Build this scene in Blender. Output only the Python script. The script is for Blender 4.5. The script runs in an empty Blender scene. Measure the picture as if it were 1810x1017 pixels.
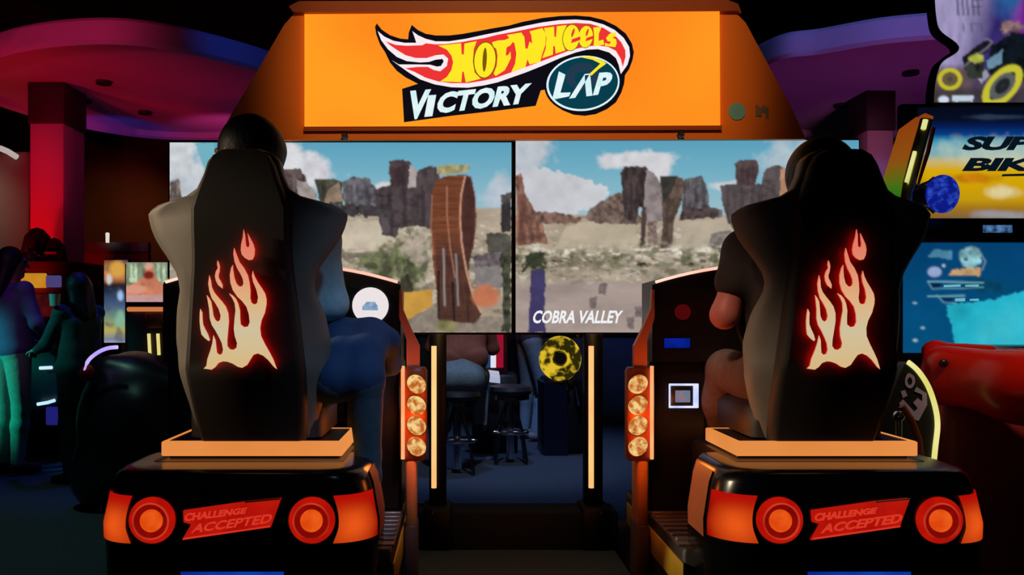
import bpy, math, random
import numpy as np
from mathutils import Vector
from mathutils.geometry import tessellate_polygon

random.seed(7)
scn = bpy.context.scene
COL = scn.collection
PI = math.pi
# ------------------------------------------------------------------ camera
F, VX, VY, CH = 1500.0, 810.0, 560.0, 1.15      # focal length in px, optical axis in px, camera height
cam = bpy.data.cameras.new('camera')
cam.sensor_width = 36.0
cam.lens = F / 1810.0 * 36.0
cam.shift_x = (905.0 - VX) / 1810.0
cam.shift_y = (VY - 508.5) / 1810.0
cam.clip_start = 0.05
cam_o = bpy.data.objects.new('camera', cam)
cam_o.location = (0, 0, CH)
cam_o.rotation_euler = (PI / 2, 0, 0)
COL.objects.link(cam_o)
scn.camera = cam_o
# ------------------------------------------------------------------ colour management, world
scn.view_settings.view_transform = 'Standard'
scn.view_settings.look = 'None'
scn.view_settings.exposure = 0.0
scn.view_settings.gamma = 1.0
scn.view_settings.use_curve_mapping = False
wd = bpy.data.worlds.new('arcade_world')
scn.world = wd
wd.use_nodes = True
bgn = wd.node_tree.nodes['Background']
bgn.inputs[0].default_value = (0.35, 0.5, 0.8, 1)
bgn.inputs[1].default_value = 0.012


def lin(c):
    out = []
    for v in c[:3]:
        v = v / 255.0
        out.append(v / 12.92 if v <= 0.04045 else ((v + 0.055) / 1.055) ** 2.4)
    return tuple(out) + (1.0,)


def lamp(kind, name, loc, target, energy, col, size=60, blend=0.6, radius=0.1):
    l = bpy.data.lights.new(name, kind)
    l.energy = energy
    l.color = lin(col)[:3]
    if kind == 'SPOT':
        l.spot_size = math.radians(size)
        l.spot_blend = blend
        l.shadow_soft_size = radius
    elif kind == 'AREA':
        l.size = radius
    else:
        l.shadow_soft_size = radius
    o = bpy.data.objects.new(name, l)
    o.location = loc
    d = Vector(target) - Vector(loc)
    o.rotation_euler = d.to_track_quat('-Z', 'Y').to_euler()
    COL.objects.link(o)
    return o


# unseen spotlights added to light marquee, players, canopies, columns, wall and floor
lamp('SPOT', 'marquee_spot', (0.25, 0.3, 3.9), (0.25, 3.5, 2.25), 250, (255, 190, 120), 34, 0.4)
lamp('SPOT', 'white_side_spot', (-3.5, 1.75, 2.2), (-0.88, 2.33, 1.30), 430, (255, 228, 192), 17, 0.8)
lamp('SPOT', 'cool_player_spot', (0.75, 0.7, 3.3), (-0.27, 2.5, 0.98), 150, (175, 210, 255), 13, 0.7)
lamp('SPOT', 'warm_player_spot', (-0.55, 0.9, 3.0), (0.77, 2.6, 1.12), 130, (255, 205, 180), 9, 0.8)
lamp('SPOT', 'red_column_spot', (-4.0, 5.9, 0.9), (-3.9, 8.0, 1.9), 120, (255, 6, 22), 44, 0.6)
lamp('SPOT', 'red_canopy_spot', (-4.3, 6.9, 1.3), (-3.9, 8.0, 3.3), 60, (255, 14, 34), 95, 0.8)
lamp('SPOT', 'violet_canopy_spot', (-1.6, 9.0, 1.4), (-2.5, 8.4, 3.3), 11, (200, 60, 170), 110, 0.8)
lamp('SPOT', 'pink_rim_spot', (-3.4, 3.0, 2.6), (-3.5, 6.7, 3.38), 210, (255, 50, 120), 40, 0.7)
lamp('SPOT', 'blue_rim_spot', (-1.4, 4.8, 4.4), (-1.6, 7.4, 3.42), 60, (60, 90, 255), 34, 0.7)
lamp('SPOT', 'blue_rim_spot', (-3.9, 9.0, 2.3), (-4.0, 9.9, 3.32), 12, (70, 80, 255), 60, 0.7)
lamp('SPOT', 'pink_rim_spot', (-2.4, 9.0, 2.3), (-2.6, 10.0, 3.32), 22, (255, 80, 190), 70, 0.7)
lamp('SPOT', 'violet_canopy_spot', (4.0, 7.4, 1.0), (4.0, 8.4, 3.3), 30, (190, 80, 200), 120, 0.8)
lamp('SPOT', 'blue_rim_spot', (3.1, 3.4, 4.3), (3.1, 6.8, 3.45), 260, (90, 120, 225), 46, 0.7)
lamp('SPOT', 'pink_rim_spot', (3.4, 4.6, 2.2), (3.3, 6.9, 3.30), 26, (255, 50, 180), 50, 0.7)
lamp('SPOT', 'mauve_column_spot', (3.7, 6.3, 2.4), (4.1, 8.4, 2.6), 40, (230, 150, 190), 40, 0.7)
lamp('SPOT', 'teal_spot', (-5.4, 4.6, 2.0), (-3.25, 6.15, 0.72), 420, (40, 255, 205), 19, 0.7)
lamp('SPOT', 'violet_player_spot', (-2.9, 3.6, 3.3), (-3.2, 6.1, 1.18), 60, (200, 110, 190), 16, 0.7)
lamp('SPOT', 'teal_player_spot', (-4.2, 4.4, 2.8), (-2.75, 6.0, 1.0), 110, (90, 240, 230), 17, 0.7)
lamp('SPOT', 'blue_floor_spot', (0.5, 6.6, 4.4), (0.45, 6.9, 0.0), 300, (110, 155, 235), 60, 0.8)
lamp('SPOT', 'cool_gap_spot', (0.3, 3.9, 4.4), (0.3, 6.6, 0.5), 300, (190, 215, 255), 34, 0.8)
lamp('SPOT', 'blue_floor_spot', (-2.4, 6.0, 4.4), (-2.3, 6.2, 0.0), 120, (50, 80, 255), 40, 0.8)
lamp('SPOT', 'cool_floor_spot', (0.2, 3.0, 4.4), (0.2, 3.1, 0.2), 60, (215, 225, 205), 30, 0.9)
lamp('SPOT', 'cool_floor_spot', (-2.5, 4.0, 4.4), (-2.5, 4.3, 0.0), 110, (150, 220, 205), 50, 0.9)
lamp('SPOT', 'amber_wall_spot', (-4.6, 11.2, 3.4), (-5.2, 13.0, 2.2), 70, (255, 150, 70), 80, 0.9)

# ------------------------------------------------------------------ materials
MATS = {}


def _new(name):
    m = bpy.data.materials.new(name)
    m.use_nodes = True
    nt = m.node_tree
    nt.nodes.clear()
    out = nt.nodes.new('ShaderNodeOutputMaterial')
    return m, nt, out


def pbr(name, col, rough=0.5, metal=0.0, var=0.12, scale=18.0, bump=0.0, spec=0.5):
    if name in MATS:
        return MATS[name]
    m, nt, out = _new(name)
    b = nt.nodes.new('ShaderNodeBsdfPrincipled')
    nt.links.new(b.outputs[0], out.inputs[0])
    tc = nt.nodes.new('ShaderNodeTexCoord')
    nz = nt.nodes.new('ShaderNodeTexNoise')
    nz.inputs['Scale'].default_value = scale
    nz.inputs['Detail'].default_value = 4
    nt.links.new(tc.outputs['Object'], nz.inputs['Vector'])
    mix = nt.nodes.new('ShaderNodeMix')
    mix.data_type = 'RGBA'
    c = lin(col)
    mix.inputs['A'].default_value = tuple(v * (1 - var) for v in c[:3]) + (1,)
    mix.inputs['B'].default_value = tuple(min(1, v * (1 + var)) for v in c[:3]) + (1,)
    nt.links.new(nz.outputs['Fac'], mix.inputs['Factor'])
    nt.links.new(mix.outputs['Result'], b.inputs['Base Color'])
    b.inputs['Roughness'].default_value = rough
    b.inputs['Metallic'].default_value = metal
    b.inputs['Specular IOR Level'].default_value = spec
    if bump:
        bp = nt.nodes.new('ShaderNodeBump')
        bp.inputs['Strength'].default_value = bump
        bp.inputs['Distance'].default_value = 0.004
        nt.links.new(nz.outputs['Fac'], bp.inputs['Height'])
        nt.links.new(bp.outputs[0], b.inputs['Normal'])
    MATS[name] = m
    return m


def emi(name, col, strength=1.0, col2=None, scale=6.0, detail=2.0, contrast=(0.35, 0.65)):
    """a lit surface; with col2 the lit plastic is mottled between two colours"""
    if name in MATS:
        return MATS[name]
    m, nt, out = _new(name)
    e = nt.nodes.new('ShaderNodeEmission')
    e.inputs[1].default_value = strength
    nt.links.new(e.outputs[0], out.inputs[0])
    tc = nt.nodes.new('ShaderNodeTexCoord')
    nz = nt.nodes.new('ShaderNodeTexNoise')
    nz.inputs['Scale'].default_value = scale
    nz.inputs['Detail'].default_value = detail
    nt.links.new(tc.outputs['Object'], nz.inputs['Vector'])
    rp = nt.nodes.new('ShaderNodeValToRGB')
    rp.color_ramp.elements[0].position = contrast[0]
    rp.color_ramp.elements[1].position = contrast[1]
    rp.color_ramp.elements[0].color = lin(col)
    rp.color_ramp.elements[1].color = lin(col2 if col2 else col)
    nt.links.new(nz.outputs['Fac'], rp.inputs[0])
    nt.links.new(rp.outputs[0], e.inputs[0])
    MATS[name] = m
    return m


def picture(name, strength=1.0):
    """a display or backlit print: emits the picture stored on its vertices"""
    if name in MATS:
        return MATS[name]
    m, nt, out = _new(name)
    e = nt.nodes.new('ShaderNodeEmission')
    a = nt.nodes.new('ShaderNodeAttribute')
    a.attribute_name = 'Picture'
    e.inputs[1].default_value = strength
    nt.links.new(a.outputs['Color'], e.inputs[0])
    nt.links.new(e.outputs[0], out.inputs[0])
    MATS[name] = m
    return m


def ramp_emi(name, stops, axis=2, lo=0.0, hi=1.0, strength=1.0):
    """backlit print whose ink runs through several colours along one axis of the panel"""
    m, nt, out = _new(name)
    e = nt.nodes.new('ShaderNodeEmission')
    e.inputs[1].default_value = strength
    nt.links.new(e.outputs[0], out.inputs[0])
    tc = nt.nodes.new('ShaderNodeTexCoord')
    sp = nt.nodes.new('ShaderNodeSeparateXYZ')
    nt.links.new(tc.outputs['Object'], sp.inputs[0])
    mr = nt.nodes.new('ShaderNodeMapRange')
    mr.inputs['From Min'].default_value = lo
    mr.inputs['From Max'].default_value = hi
    nt.links.new(sp.outputs[axis], mr.inputs['Value'])
    rp = nt.nodes.new('ShaderNodeValToRGB')
    els = rp.color_ramp.elements
    while len(els) < len(stops):
        els.new(0.5)
    for el, (p, c) in zip(els, stops):
        el.position = p
        el.color = lin(c)
    nt.links.new(mr.outputs[0], rp.inputs[0])
    nt.links.new(rp.outputs[0], e.inputs[0])
    return m


# ------------------------------------------------------------------ geometry helpers
WL = {}                                             # world position of every thing


def W(px, py, Y):
    return (Y * (px - VX) / F, Y, CH - Y * (py - VY) / F)


def tag(o, label=None, cat=None, group=None, kind=None):
    if label:
        o['label'] = label
    if cat:
        o['category'] = cat
    if group:
        o['group'] = group
    if kind:
        o['kind'] = kind
    return o


def thing(name, loc, label, cat, group=None):
    o = bpy.data.objects.new(name, None)
    o.empty_display_size = 0.1
    o.location = loc
    COL.objects.link(o)
    WL[o.name] = Vector(loc)
    return tag(o, label, cat, group)


def link_mesh(name, verts, faces, mats, parent=None, midx=None, smooth=40, origin=None):
    if parent is not None:
        off = WL[parent.name]
    else:
        a = np.array(verts)
        off = Vector(origin) if origin else Vector(((a[:, 0].min() + a[:, 0].max()) / 2, (a[:, 1].min() + a[:, 1].max()) / 2, a[:, 2].min()))
    me = bpy.data.meshes.new(name)
    me.from_pydata([(v[0] - off[0], v[1] - off[1], v[2] - off[2]) for v in verts], [], faces)
    for m in (mats if isinstance(mats, (list, tuple)) else [mats]):
        me.materials.append(m)
    if midx is not None:
        me.polygons.foreach_set('material_index', midx)
    if smooth:
        me.shade_smooth()
        me.set_sharp_from_angle(angle=math.radians(smooth))
    me.validate()
    o = bpy.data.objects.new(name, me)
    if parent is not None:
        o.parent = parent
        WL[o.name] = off
    else:
        o.location = off
        WL[o.name] = off
    COL.objects.link(o)
    if parent is not None:
        WL[o.name] = off
    return o


class MB:
    def __init__(self):
        self.v, self.f, self.m, self.cur = [], [], [], 0

    def add(self, vs, fs):
        n = len(self.v)
        self.v += [tuple(p) for p in vs]
        for f in fs:
            self.f.append(tuple(i + n for i in f))
            self.m.append(self.cur)
        return self

    def box(self, x0, x1, y0, y1, z0, z1, b=0.0):
        if x0 > x1: x0, x1 = x1, x0
        if y0 > y1: y0, y1 = y1, y0
        if z0 > z1: z0, z1 = z1, z0
        b = min(b, (x1 - x0) * .45, (y1 - y0) * .45, (z1 - z0) * .45)
        if b <= 0:
            vs = [(x, y, z) for z in (z0, z1) for y in (y0, y1) for x in (x0, x1)]
            return self.add(vs, [(0, 2, 3, 1), (4, 5, 7, 6), (0, 1, 5, 4), (2, 6, 7, 3), (0, 4, 6, 2), (1, 3, 7, 5)])
        # chamfered box: rings of an octagonal outline
        def ring(z, i):
            X0, X1, Y0, Y1 = x0 + i, x1 - i, y0 + i, y1 - i
            return [(X0 + b, Y0, z), (X1 - b, Y0, z), (X1, Y0 + b, z), (X1, Y1 - b, z), (X1 - b, Y1, z), (X0 + b, Y1, z), (X0, Y1 - b, z), (X0, Y0 + b, z)]
        return self.loft([ring(z0, b * .5), ring(z0 + b, 0), ring(z1 - b, 0), ring(z1, b * .5)])

    def loft(self, rings, cap=True, closed=True):
        n = len(rings[0])
        vs = [p for r in rings for p in r]
        fs = []
        for k in range(len(rings) - 1):
            for i in range(n if closed else n - 1):
                j = (i + 1) % n
                fs.append((k * n + i, k * n + j, (k + 1) * n + j, (k + 1) * n + i))
        if cap and closed:
            fs.append(tuple(range(n - 1, -1, -1)))
            fs.append(tuple((len(rings) - 1) * n + i for i in range(n)))
        return self.add(vs, fs)

    def tube(self, pts, r, n=10, closed=False):
        pts = [Vector(p) for p in pts]
        rs = r if isinstance(r, (list, tuple)) else [r] * len(pts)
        rings = []
        up = None
        for i, p in enumerate(pts):
            a = pts[i - 1] if (i > 0 or closed) else pts[i]
            c = pts[(i + 1) % len(pts)] if (i < len(pts) - 1 or closed) else pts[i]
            t = (c - a).normalized()
            if up is None:
                up = Vector((0, 0, 1)) if abs(t.z) < 0.9 else Vector((0, 1, 0))
            u = (up - t * up.dot(t)).normalized()
            up = u
            w = t.cross(u)
            rings.append([tuple(p + u * rs[i] * math.cos(2 * PI * k / n) + w * rs[i] * math.sin(2 * PI * k / n)) for k in range(n)])
        if closed:
            rings.append(rings[0])
            return self.loft(rings, cap=False)
        return self.loft(rings)

    def lathe(self, prof, c, axis='z', n=28, cap=True):
        rings = []
        for r, h in prof:
            ring = []
            for k in range(n):
                a = 2 * PI * k / n
                u, w = r * math.cos(a), r * math.sin(a)
                ring.append((c[0] + u, c[1] + w, c[2] + h) if axis == 'z' else ((c[0] + u, c[1] + h, c[2] + w) if axis == 'y' else (c[0] + h, c[1] + u, c[2] + w)))
            rings.append(ring)
        return self.loft(rings, cap)

    def poly(self, outline, holes, fn, side=None):
        """flat polygon in 2-D; fn(x, z, t) places it: t=0 front, t=1 back"""
        loops = [outline] + list(holes)
        tri = tessellate_polygon([[Vector((p[0], p[1], 0)) for p in l] for l in loops])
        flat = [p for l in loops for p in l]
        n = len(flat)
        vs = [fn(p[0], p[1], 0) for p in flat] + [fn(p[0], p[1], 1) for p in flat]
        fs = [tuple(t) for t in tri] + [tuple(i + n for i in reversed(t)) for t in tri]
        self.add(vs, fs)
        sv = self.cur
        if side is not None:
            self.cur = side
        k = 0
        base = len(self.v) - len(vs)
        sf = []
        for l in loops:
            m = len(l)
            for i in range(m):
                j = (i + 1) % m
                sf.append((k + i, k + j, n + k + j, n + k + i))
            k += m
        for f in sf:
            self.f.append(tuple(i + base for i in f))
            self.m.append(self.cur)
        self.cur = sv
        return self

    def ball(self, c, rx, ry, rz, n=20, m=12):
        rings = []
        for k in range(m + 1):
            a = -PI / 2 + PI * k / m
            q = max(1e-3, math.cos(a))
            rings.append([(c[0] + rx * q * math.cos(2 * PI * i / n), c[1] + ry * q * math.sin(2 * PI * i / n), c[2] + rz * math.sin(a)) for i in range(n)])
        return self.loft(rings)

    def build(self, name, mats, parent=None, smooth=40):
        return link_mesh(name, self.v, self.f, mats, parent, self.m, smooth)


def smooth_loop(pts, n=5, sharp=()):
    """closed Catmull-Rom through pts; indices in sharp stay corners"""
    out = []
    N = len(pts)
    for i in range(N):
        p0, p1, p2, p3 = pts[i - 1], pts[i], pts[(i + 1) % N], pts[(i + 2) % N]
        if i in sharp: p0 = p1
        if (i + 1) % N in sharp: p3 = p2
        for k in range(n):
            t = k / n
            t2, t3 = t * t, t * t * t
            out.append(tuple(0.5 * (2 * p1[d] + (p2[d] - p0[d]) * t + (2 * p0[d] - 5 * p1[d] + 4 * p2[d] - p3[d]) * t2 + (3 * p1[d] - p0[d] - 3 * p2[d] + p3[d]) * t3) for d in range(len(p1))))
    return out


def curve_pts(pts, n=8):
    out = []
    N = len(pts)
    for i in range(N - 1):
        p0, p1, p2, p3 = pts[max(i - 1, 0)], pts[i], pts[i + 1], pts[min(i + 2, N - 1)]
        for k in range(n):
            t = k / n
            t2, t3 = t * t, t * t * t
            out.append(tuple(0.5 * (2 * p1[d] + (p2[d] - p0[d]) * t + (2 * p0[d] - 5 * p1[d] + 4 * p2[d] - p3[d]) * t2 + (3 * p1[d] - p0[d] - 3 * p2[d] + p3[d]) * t3) for d in range(len(p1))))
    out.append(tuple(pts[-1]))
    return out


def interp(tab, z):
    return float(np.interp(z, [t[0] for t in tab], [t[1] for t in tab]))


def text_geo(s, bold=0.0, depth=0.02, spacing=1.0):
    """glyph mesh of s scaled into 0..1 x 0..1"""
    cu = bpy.data.curves.new('lettering', 'FONT')
    cu.body = s
    cu.offset = bold
    cu.extrude = depth
    cu.space_character = spacing
    cu.resolution_u = 3
    o = bpy.data.objects.new('lettering', cu)
    COL.objects.link(o)
    bpy.context.view_layer.update()
    me = bpy.data.meshes.new_from_object(o.evaluated_get(bpy.context.evaluated_depsgraph_get()))
    v = np.array([tuple(p.co) for p in me.vertices])
    f = [tuple(p.vertices) for p in me.polygons]
    bpy.data.objects.remove(o)
    bpy.data.curves.remove(cu)
    bpy.data.meshes.remove(me)
    lo, hi = v.min(0), v.max(0)
    v = (v - lo) / np.maximum(hi - lo, 1e-6)
    return v, f


def put_text(mb, s, quad, fn, bold=0.0, spacing=1.0):
    """quad: bl, br, tr, tl in 2-D; fn(x, z, t) places it"""
    v, f = text_geo(s, bold, spacing=spacing)
    bl, br, tr, tl = [np.array(q, float) for q in quad]
    vs = []
    for a, b, c in v:
        p = bl * (1 - a) * (1 - b) + br * a * (1 - b) + tr * a * b + tl * (1 - a) * b
        vs.append(fn(p[0], p[1], 1 - c))
    mb.add(vs, f)


# ------------------------------------------------------------------ pictures for displays
def vnoise(X, Y, cell, seed):
    r = np.random.RandomState(seed)
    t = r.rand(97, 97)
    gx, gy = X / cell + 1000, Y / cell + 1000
    ix, iy = np.floor(gx).astype(int), np.floor(gy).astype(int)
    fx, fy = gx - ix, gy - iy
    fx, fy = fx * fx * (3 - 2 * fx), fy * fy * (3 - 2 * fy)
    a, b = t[ix % 97, iy % 97], t[(ix + 1) % 97, iy % 97]
    c, d = t[ix % 97, (iy + 1) % 97], t[(ix + 1) % 97, (iy + 1) % 97]
    return (a * (1 - fx) + b * fx) * (1 - fy) + (c * (1 - fx) + d * fx) * fy


def fbm(X, Y, cell, seed, o=4):
    s, a, n = 0, 1.0, 0
    for k in range(o):
        s = s + a * vnoise(X, Y, cell / 2 ** k, seed + k)
        n += a
        a *= 0.55
    return s / n


class Ras:
    def __init__(self, x0, y0, x1, y1, step=1.5):
        nx, ny = int(round((x1 - x0) / step)) + 1, int(round((y1 - y0) / step)) + 1
        self.X, self.Y = np.meshgrid(np.linspace(x0, x1, nx), np.linspace(y0, y1, ny))
        self.img = np.zeros(self.X.shape + (3,))
        self.sd = 1

    def put(self, mask, col, nz=0.0, cell=14, stretch=(1, 1)):
        c = np.array(lin(col)[:3])
        self.sd += 1
        k = 1.0
        if nz:
            k = np.clip(1 + nz * 2 * (fbm(self.X * stretch[0], self.Y * stretch[1], cell, self.sd * 7) - 0.5) * 1.8, 0.05, 3)[..., None]
        m = np.clip(mask, 0, 1)[..., None]
        self.img = self.img * (1 - m) + np.clip(c * k, 0, 1.2) * m
        return self

    def inside(self, pts, rough=0.0, cell=9):
        X, Y = self.X, self.Y
        if rough:
            self.sd += 1
            X = X + rough * 2 * (fbm(X, Y, cell, self.sd * 11) - 0.5)
            Y = Y + rough * 2 * (fbm(self.X, self.Y, cell, self.sd * 13 + 5) - 0.5)
        ins = np.zeros(X.shape, bool)
        n = len(pts)
        for i in range(n):
            (xa, ya), (xb, yb) = pts[i], pts[(i + 1) % n]
            if ya == yb: continue
            c = ((ya > Y) != (yb > Y)) & (X < (xb - xa) * (Y - ya) / (yb - ya) + xa)
            ins ^= c
        return ins.astype(float)

    def poly(self, pts, col, nz=0.15, cell=12, rough=2.0, alpha=1.0, stretch=(1, 1)):
        return self.put(self.inside(pts, rough) * alpha, col, nz, cell, stretch)

    def blob(self, cx, cy, rx, ry, col, soft=0.5, nz=0.0, alpha=1.0, rag=0.6, cell=26):
        self.sd += 1
        d = np.sqrt(((self.X - cx) / rx) ** 2 + ((self.Y - cy) / ry) ** 2)
        d = d + rag * (fbm(self.X, self.Y, cell, self.sd * 17) - 0.5) * 2
        return self.put(np.clip((1 - d) / soft + 0.5, 0, 1) * alpha, col, nz)

    def line(self, pts, w, col, alpha=1.0):
        d = np.full(self.X.shape, 1e9)
        for (xa, ya), (xb, yb) in zip(pts[:-1], pts[1:]):
            L = max((xb - xa) ** 2 + (yb - ya) ** 2, 1e-6)
            t = np.clip(((self.X - xa) * (xb - xa) + (self.Y - ya) * (yb - ya)) / L, 0, 1)
            d = np.minimum(d, np.hypot(self.X - xa - t * (xb - xa), self.Y - ya - t * (yb - ya)))
        return self.put(np.clip(w / 2 - d + 0.6, 0, 1) * alpha, col)

    def vgrad(self, stops):
        for c in range(3):
            self.img[..., c] = np.interp(self.Y, [s[0] for s in stops], [lin(s[1])[c] for s in stops])
        return self

    def mesh(self, name, mat, fn, parent):
        k = np.pad(self.img, ((1, 1), (1, 1), (0, 0)), mode='edge')
        self.img = sum(k[a:a + self.img.shape[0], b:b + self.img.shape[1]] * w for a, b, w in
                       ((1, 1, .4), (0, 1, .1), (2, 1, .1), (1, 0, .1), (1, 2, .1), (0, 0, .05), (2, 2, .05), (0, 2, .05), (2, 0, .05)))
        ny, nx = self.X.shape
        vs = [fn(float(a), float(b)) for a, b in zip(self.X.ravel(), self.Y.ravel())]
        idx = np.arange(nx * ny).reshape(ny, nx)
        fs = np.stack([idx[:-1, :-1].ravel(), idx[1:, :-1].ravel(), idx[1:, 1:].ravel(), idx[:-1, 1:].ravel()], 1).tolist()
        o = link_mesh(name, vs, fs, mat, parent, None, 0)
        at = o.data.color_attributes.new('Picture', 'FLOAT_COLOR', 'POINT')
        at.data.foreach_set('color', np.concatenate([self.img.reshape(-1, 3), np.ones((nx * ny, 1))], 1).astype(np.float32).ravel())
        return o


# ------------------------------------------------------------------ rounded bodies (people)
def surface(prims, res=0.008, k=0.03, cuts=()):
    """prims: ('c', a, b, ra, rb[, k]) tapered limbs, ('e', centre, radii[, k]) ellipsoids, smoothly joined"""
    lo, hi = np.full(3, 1e9), np.full(3, -1e9)
    for p in prims:
        if p[0] == 'c':
            for q, r in ((p[1], p[3]), (p[2], p[4])):
                lo, hi = np.minimum(lo, np.array(q) - r), np.maximum(hi, np.array(q) + r)
        else:
            lo, hi = np.minimum(lo, np.array(p[1]) - p[2]), np.maximum(hi, np.array(p[1]) + np.array(p[2]))
    lo, hi = lo - 3 * res - k * .5, hi + 3 * res + k * .5
    n = np.ceil((hi - lo) / res).astype(int) + 1
    g = [lo[i] + res * np.arange(n[i]) for i in range(3)]
    D = np.full(n, 0.5)
    for p in prims:
        kk = p[-1] if (p[0] == 'c' and len(p) > 5) or (p[0] == 'e' and len(p) > 3) else k
        if p[0] == 'c':
            a, b = np.array(p[1], float), np.array(p[2], float)
            rm = max(p[3], p[4])
            l, h = np.minimum(a, b) - rm, np.maximum(a, b) + rm
        else:
            a, R = np.array(p[1], float), np.array(p[2], float)
            l, h = a - R, a + R
        mg = kk + 3 * res
        s = [slice(max(0, int((l[i] - mg - lo[i]) / res)), min(n[i], int((h[i] + mg - lo[i]) / res) + 2)) for i in range(3)]
        x, y, z = np.meshgrid(g[0][s[0]], g[1][s[1]], g[2][s[2]], indexing='ij')
        if p[0] == 'c':
            d = b - a
            L = max(d @ d, 1e-9)
            t = np.clip(((x - a[0]) * d[0] + (y - a[1]) * d[1] + (z - a[2]) * d[2]) / L, 0, 1)
            q = np.sqrt((x - a[0] - t * d[0]) ** 2 + (y - a[1] - t * d[1]) ** 2 + (z - a[2] - t * d[2]) ** 2) - (p[3] + t * (p[4] - p[3]))
        else:
            k0 = np.sqrt(((x - a[0]) / R[0]) ** 2 + ((y - a[1]) / R[1]) ** 2 + ((z - a[2]) / R[2]) ** 2)
            k1 = np.sqrt(((x - a[0]) / R[0] ** 2) ** 2 + ((y - a[1]) / R[1] ** 2) ** 2 + ((z - a[2]) / R[2] ** 2) ** 2)
            q = k0 * (k0 - 1) / np.maximum(k1, 1e-6)
        sub = D[s[0], s[1], s[2]]
        hh = np.clip(0.5 + 0.5 * (sub - q) / kk, 0, 1)
        D[s[0], s[1], s[2]] = sub * (1 - hh) + q * hh - kk * hh * (1 - hh)
    if cuts:
        x, y, z = np.meshgrid(*g, indexing='ij')
        for (c, nrm) in cuts:                       # keep the side the normal points away from
            D = np.maximum(D, (x - c[0]) * nrm[0] + (y - c[1]) * nrm[1] + (z - c[2]) * nrm[2])
    S = D < 0
    cs = [(i, j, m) for i in (0, 1) for j in (0, 1) for m in (0, 1)]
    N0 = tuple(np.array(D.shape) - 1)
    def c8(A, o): return A[o[0]:o[0] + N0[0], o[1]:o[1] + N0[1], o[2]:o[2] + N0[2]]
    cnt = sum(c8(S, o).astype(np.int8) for o in cs)
    act = (cnt > 0) & (cnt < 8)
    I = np.argwhere(act)
    vid = -np.ones(N0, int)
    vid[act] = np.arange(len(I))
    acc, num = np.zeros((len(I), 3)), np.zeros(len(I))
    val = {o: D[I[:, 0] + o[0], I[:, 1] + o[1], I[:, 2] + o[2]] for o in cs}
    for o in cs:
        for ax in range(3):
            if o[ax] == 0:
                o2 = tuple(o[i] + (i == ax) for i in range(3))
                va, vb = val[o], val[o2]
                x = (va < 0) != (vb < 0)
                t = np.where(x, va / np.where(va == vb, 1, va - vb), 0)
                p = np.tile(np.array(o, float), (len(I), 1))
                p[:, ax] += t
                acc[x] += p[x]
                num[x] += 1
    V = lo + res * (I + acc / num[:, None])
    Fc = []
    for ax in range(3):
        b_, c_ = (ax + 1) % 3, (ax + 2) % 3
        sh = [slice(1, -1)] * 3
        sh[ax] = slice(0, -1)
        s1 = list(sh)
        s1[ax] = slice(1, None)
        A, B = S[tuple(sh)], S[tuple(s1)]
        E = np.argwhere(A != B)
        flip = A[tuple(E.T)]
        off = np.ones(3, int)
        off[ax] = 0
        E = E + off
        def q(db, dc):
            e = E.copy()
            e[:, b_] -= db
            e[:, c_] -= dc
            return vid[tuple(e.T)]
        Q = np.stack([q(1, 1), q(0, 1), q(0, 0), q(1, 0)], 1)
        Q[~flip] = Q[~flip][:, ::-1]
        Fc.append(Q)
    return V, np.concatenate(Fc)


BASE = dict(pelvis=(0, 0, .95), waist=(0, 0, 1.08), chest=(0, 0, 1.29), neck=(0, 0, 1.43), head=(0, .02, 1.585), face=(0, 1, 0),
            shR=(.17, 0, 1.385), shL=(-.17, 0, 1.385), elR=(.225, -.01, 1.11), elL=(-.225, -.01, 1.11), wrR=(.235, .07, .875), wrL=(-.235, .07, .875),
            hipR=(.085, 0, .91), hipL=(-.085, 0, .91), knR=(.10, .02, .49), knL=(-.10, .02, .49), anR=(.10, -.01, .085), anL=(-.10, -.01, .085),
            toR=(.115, .13, .03), toL=(-.115, .13, .03))


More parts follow.
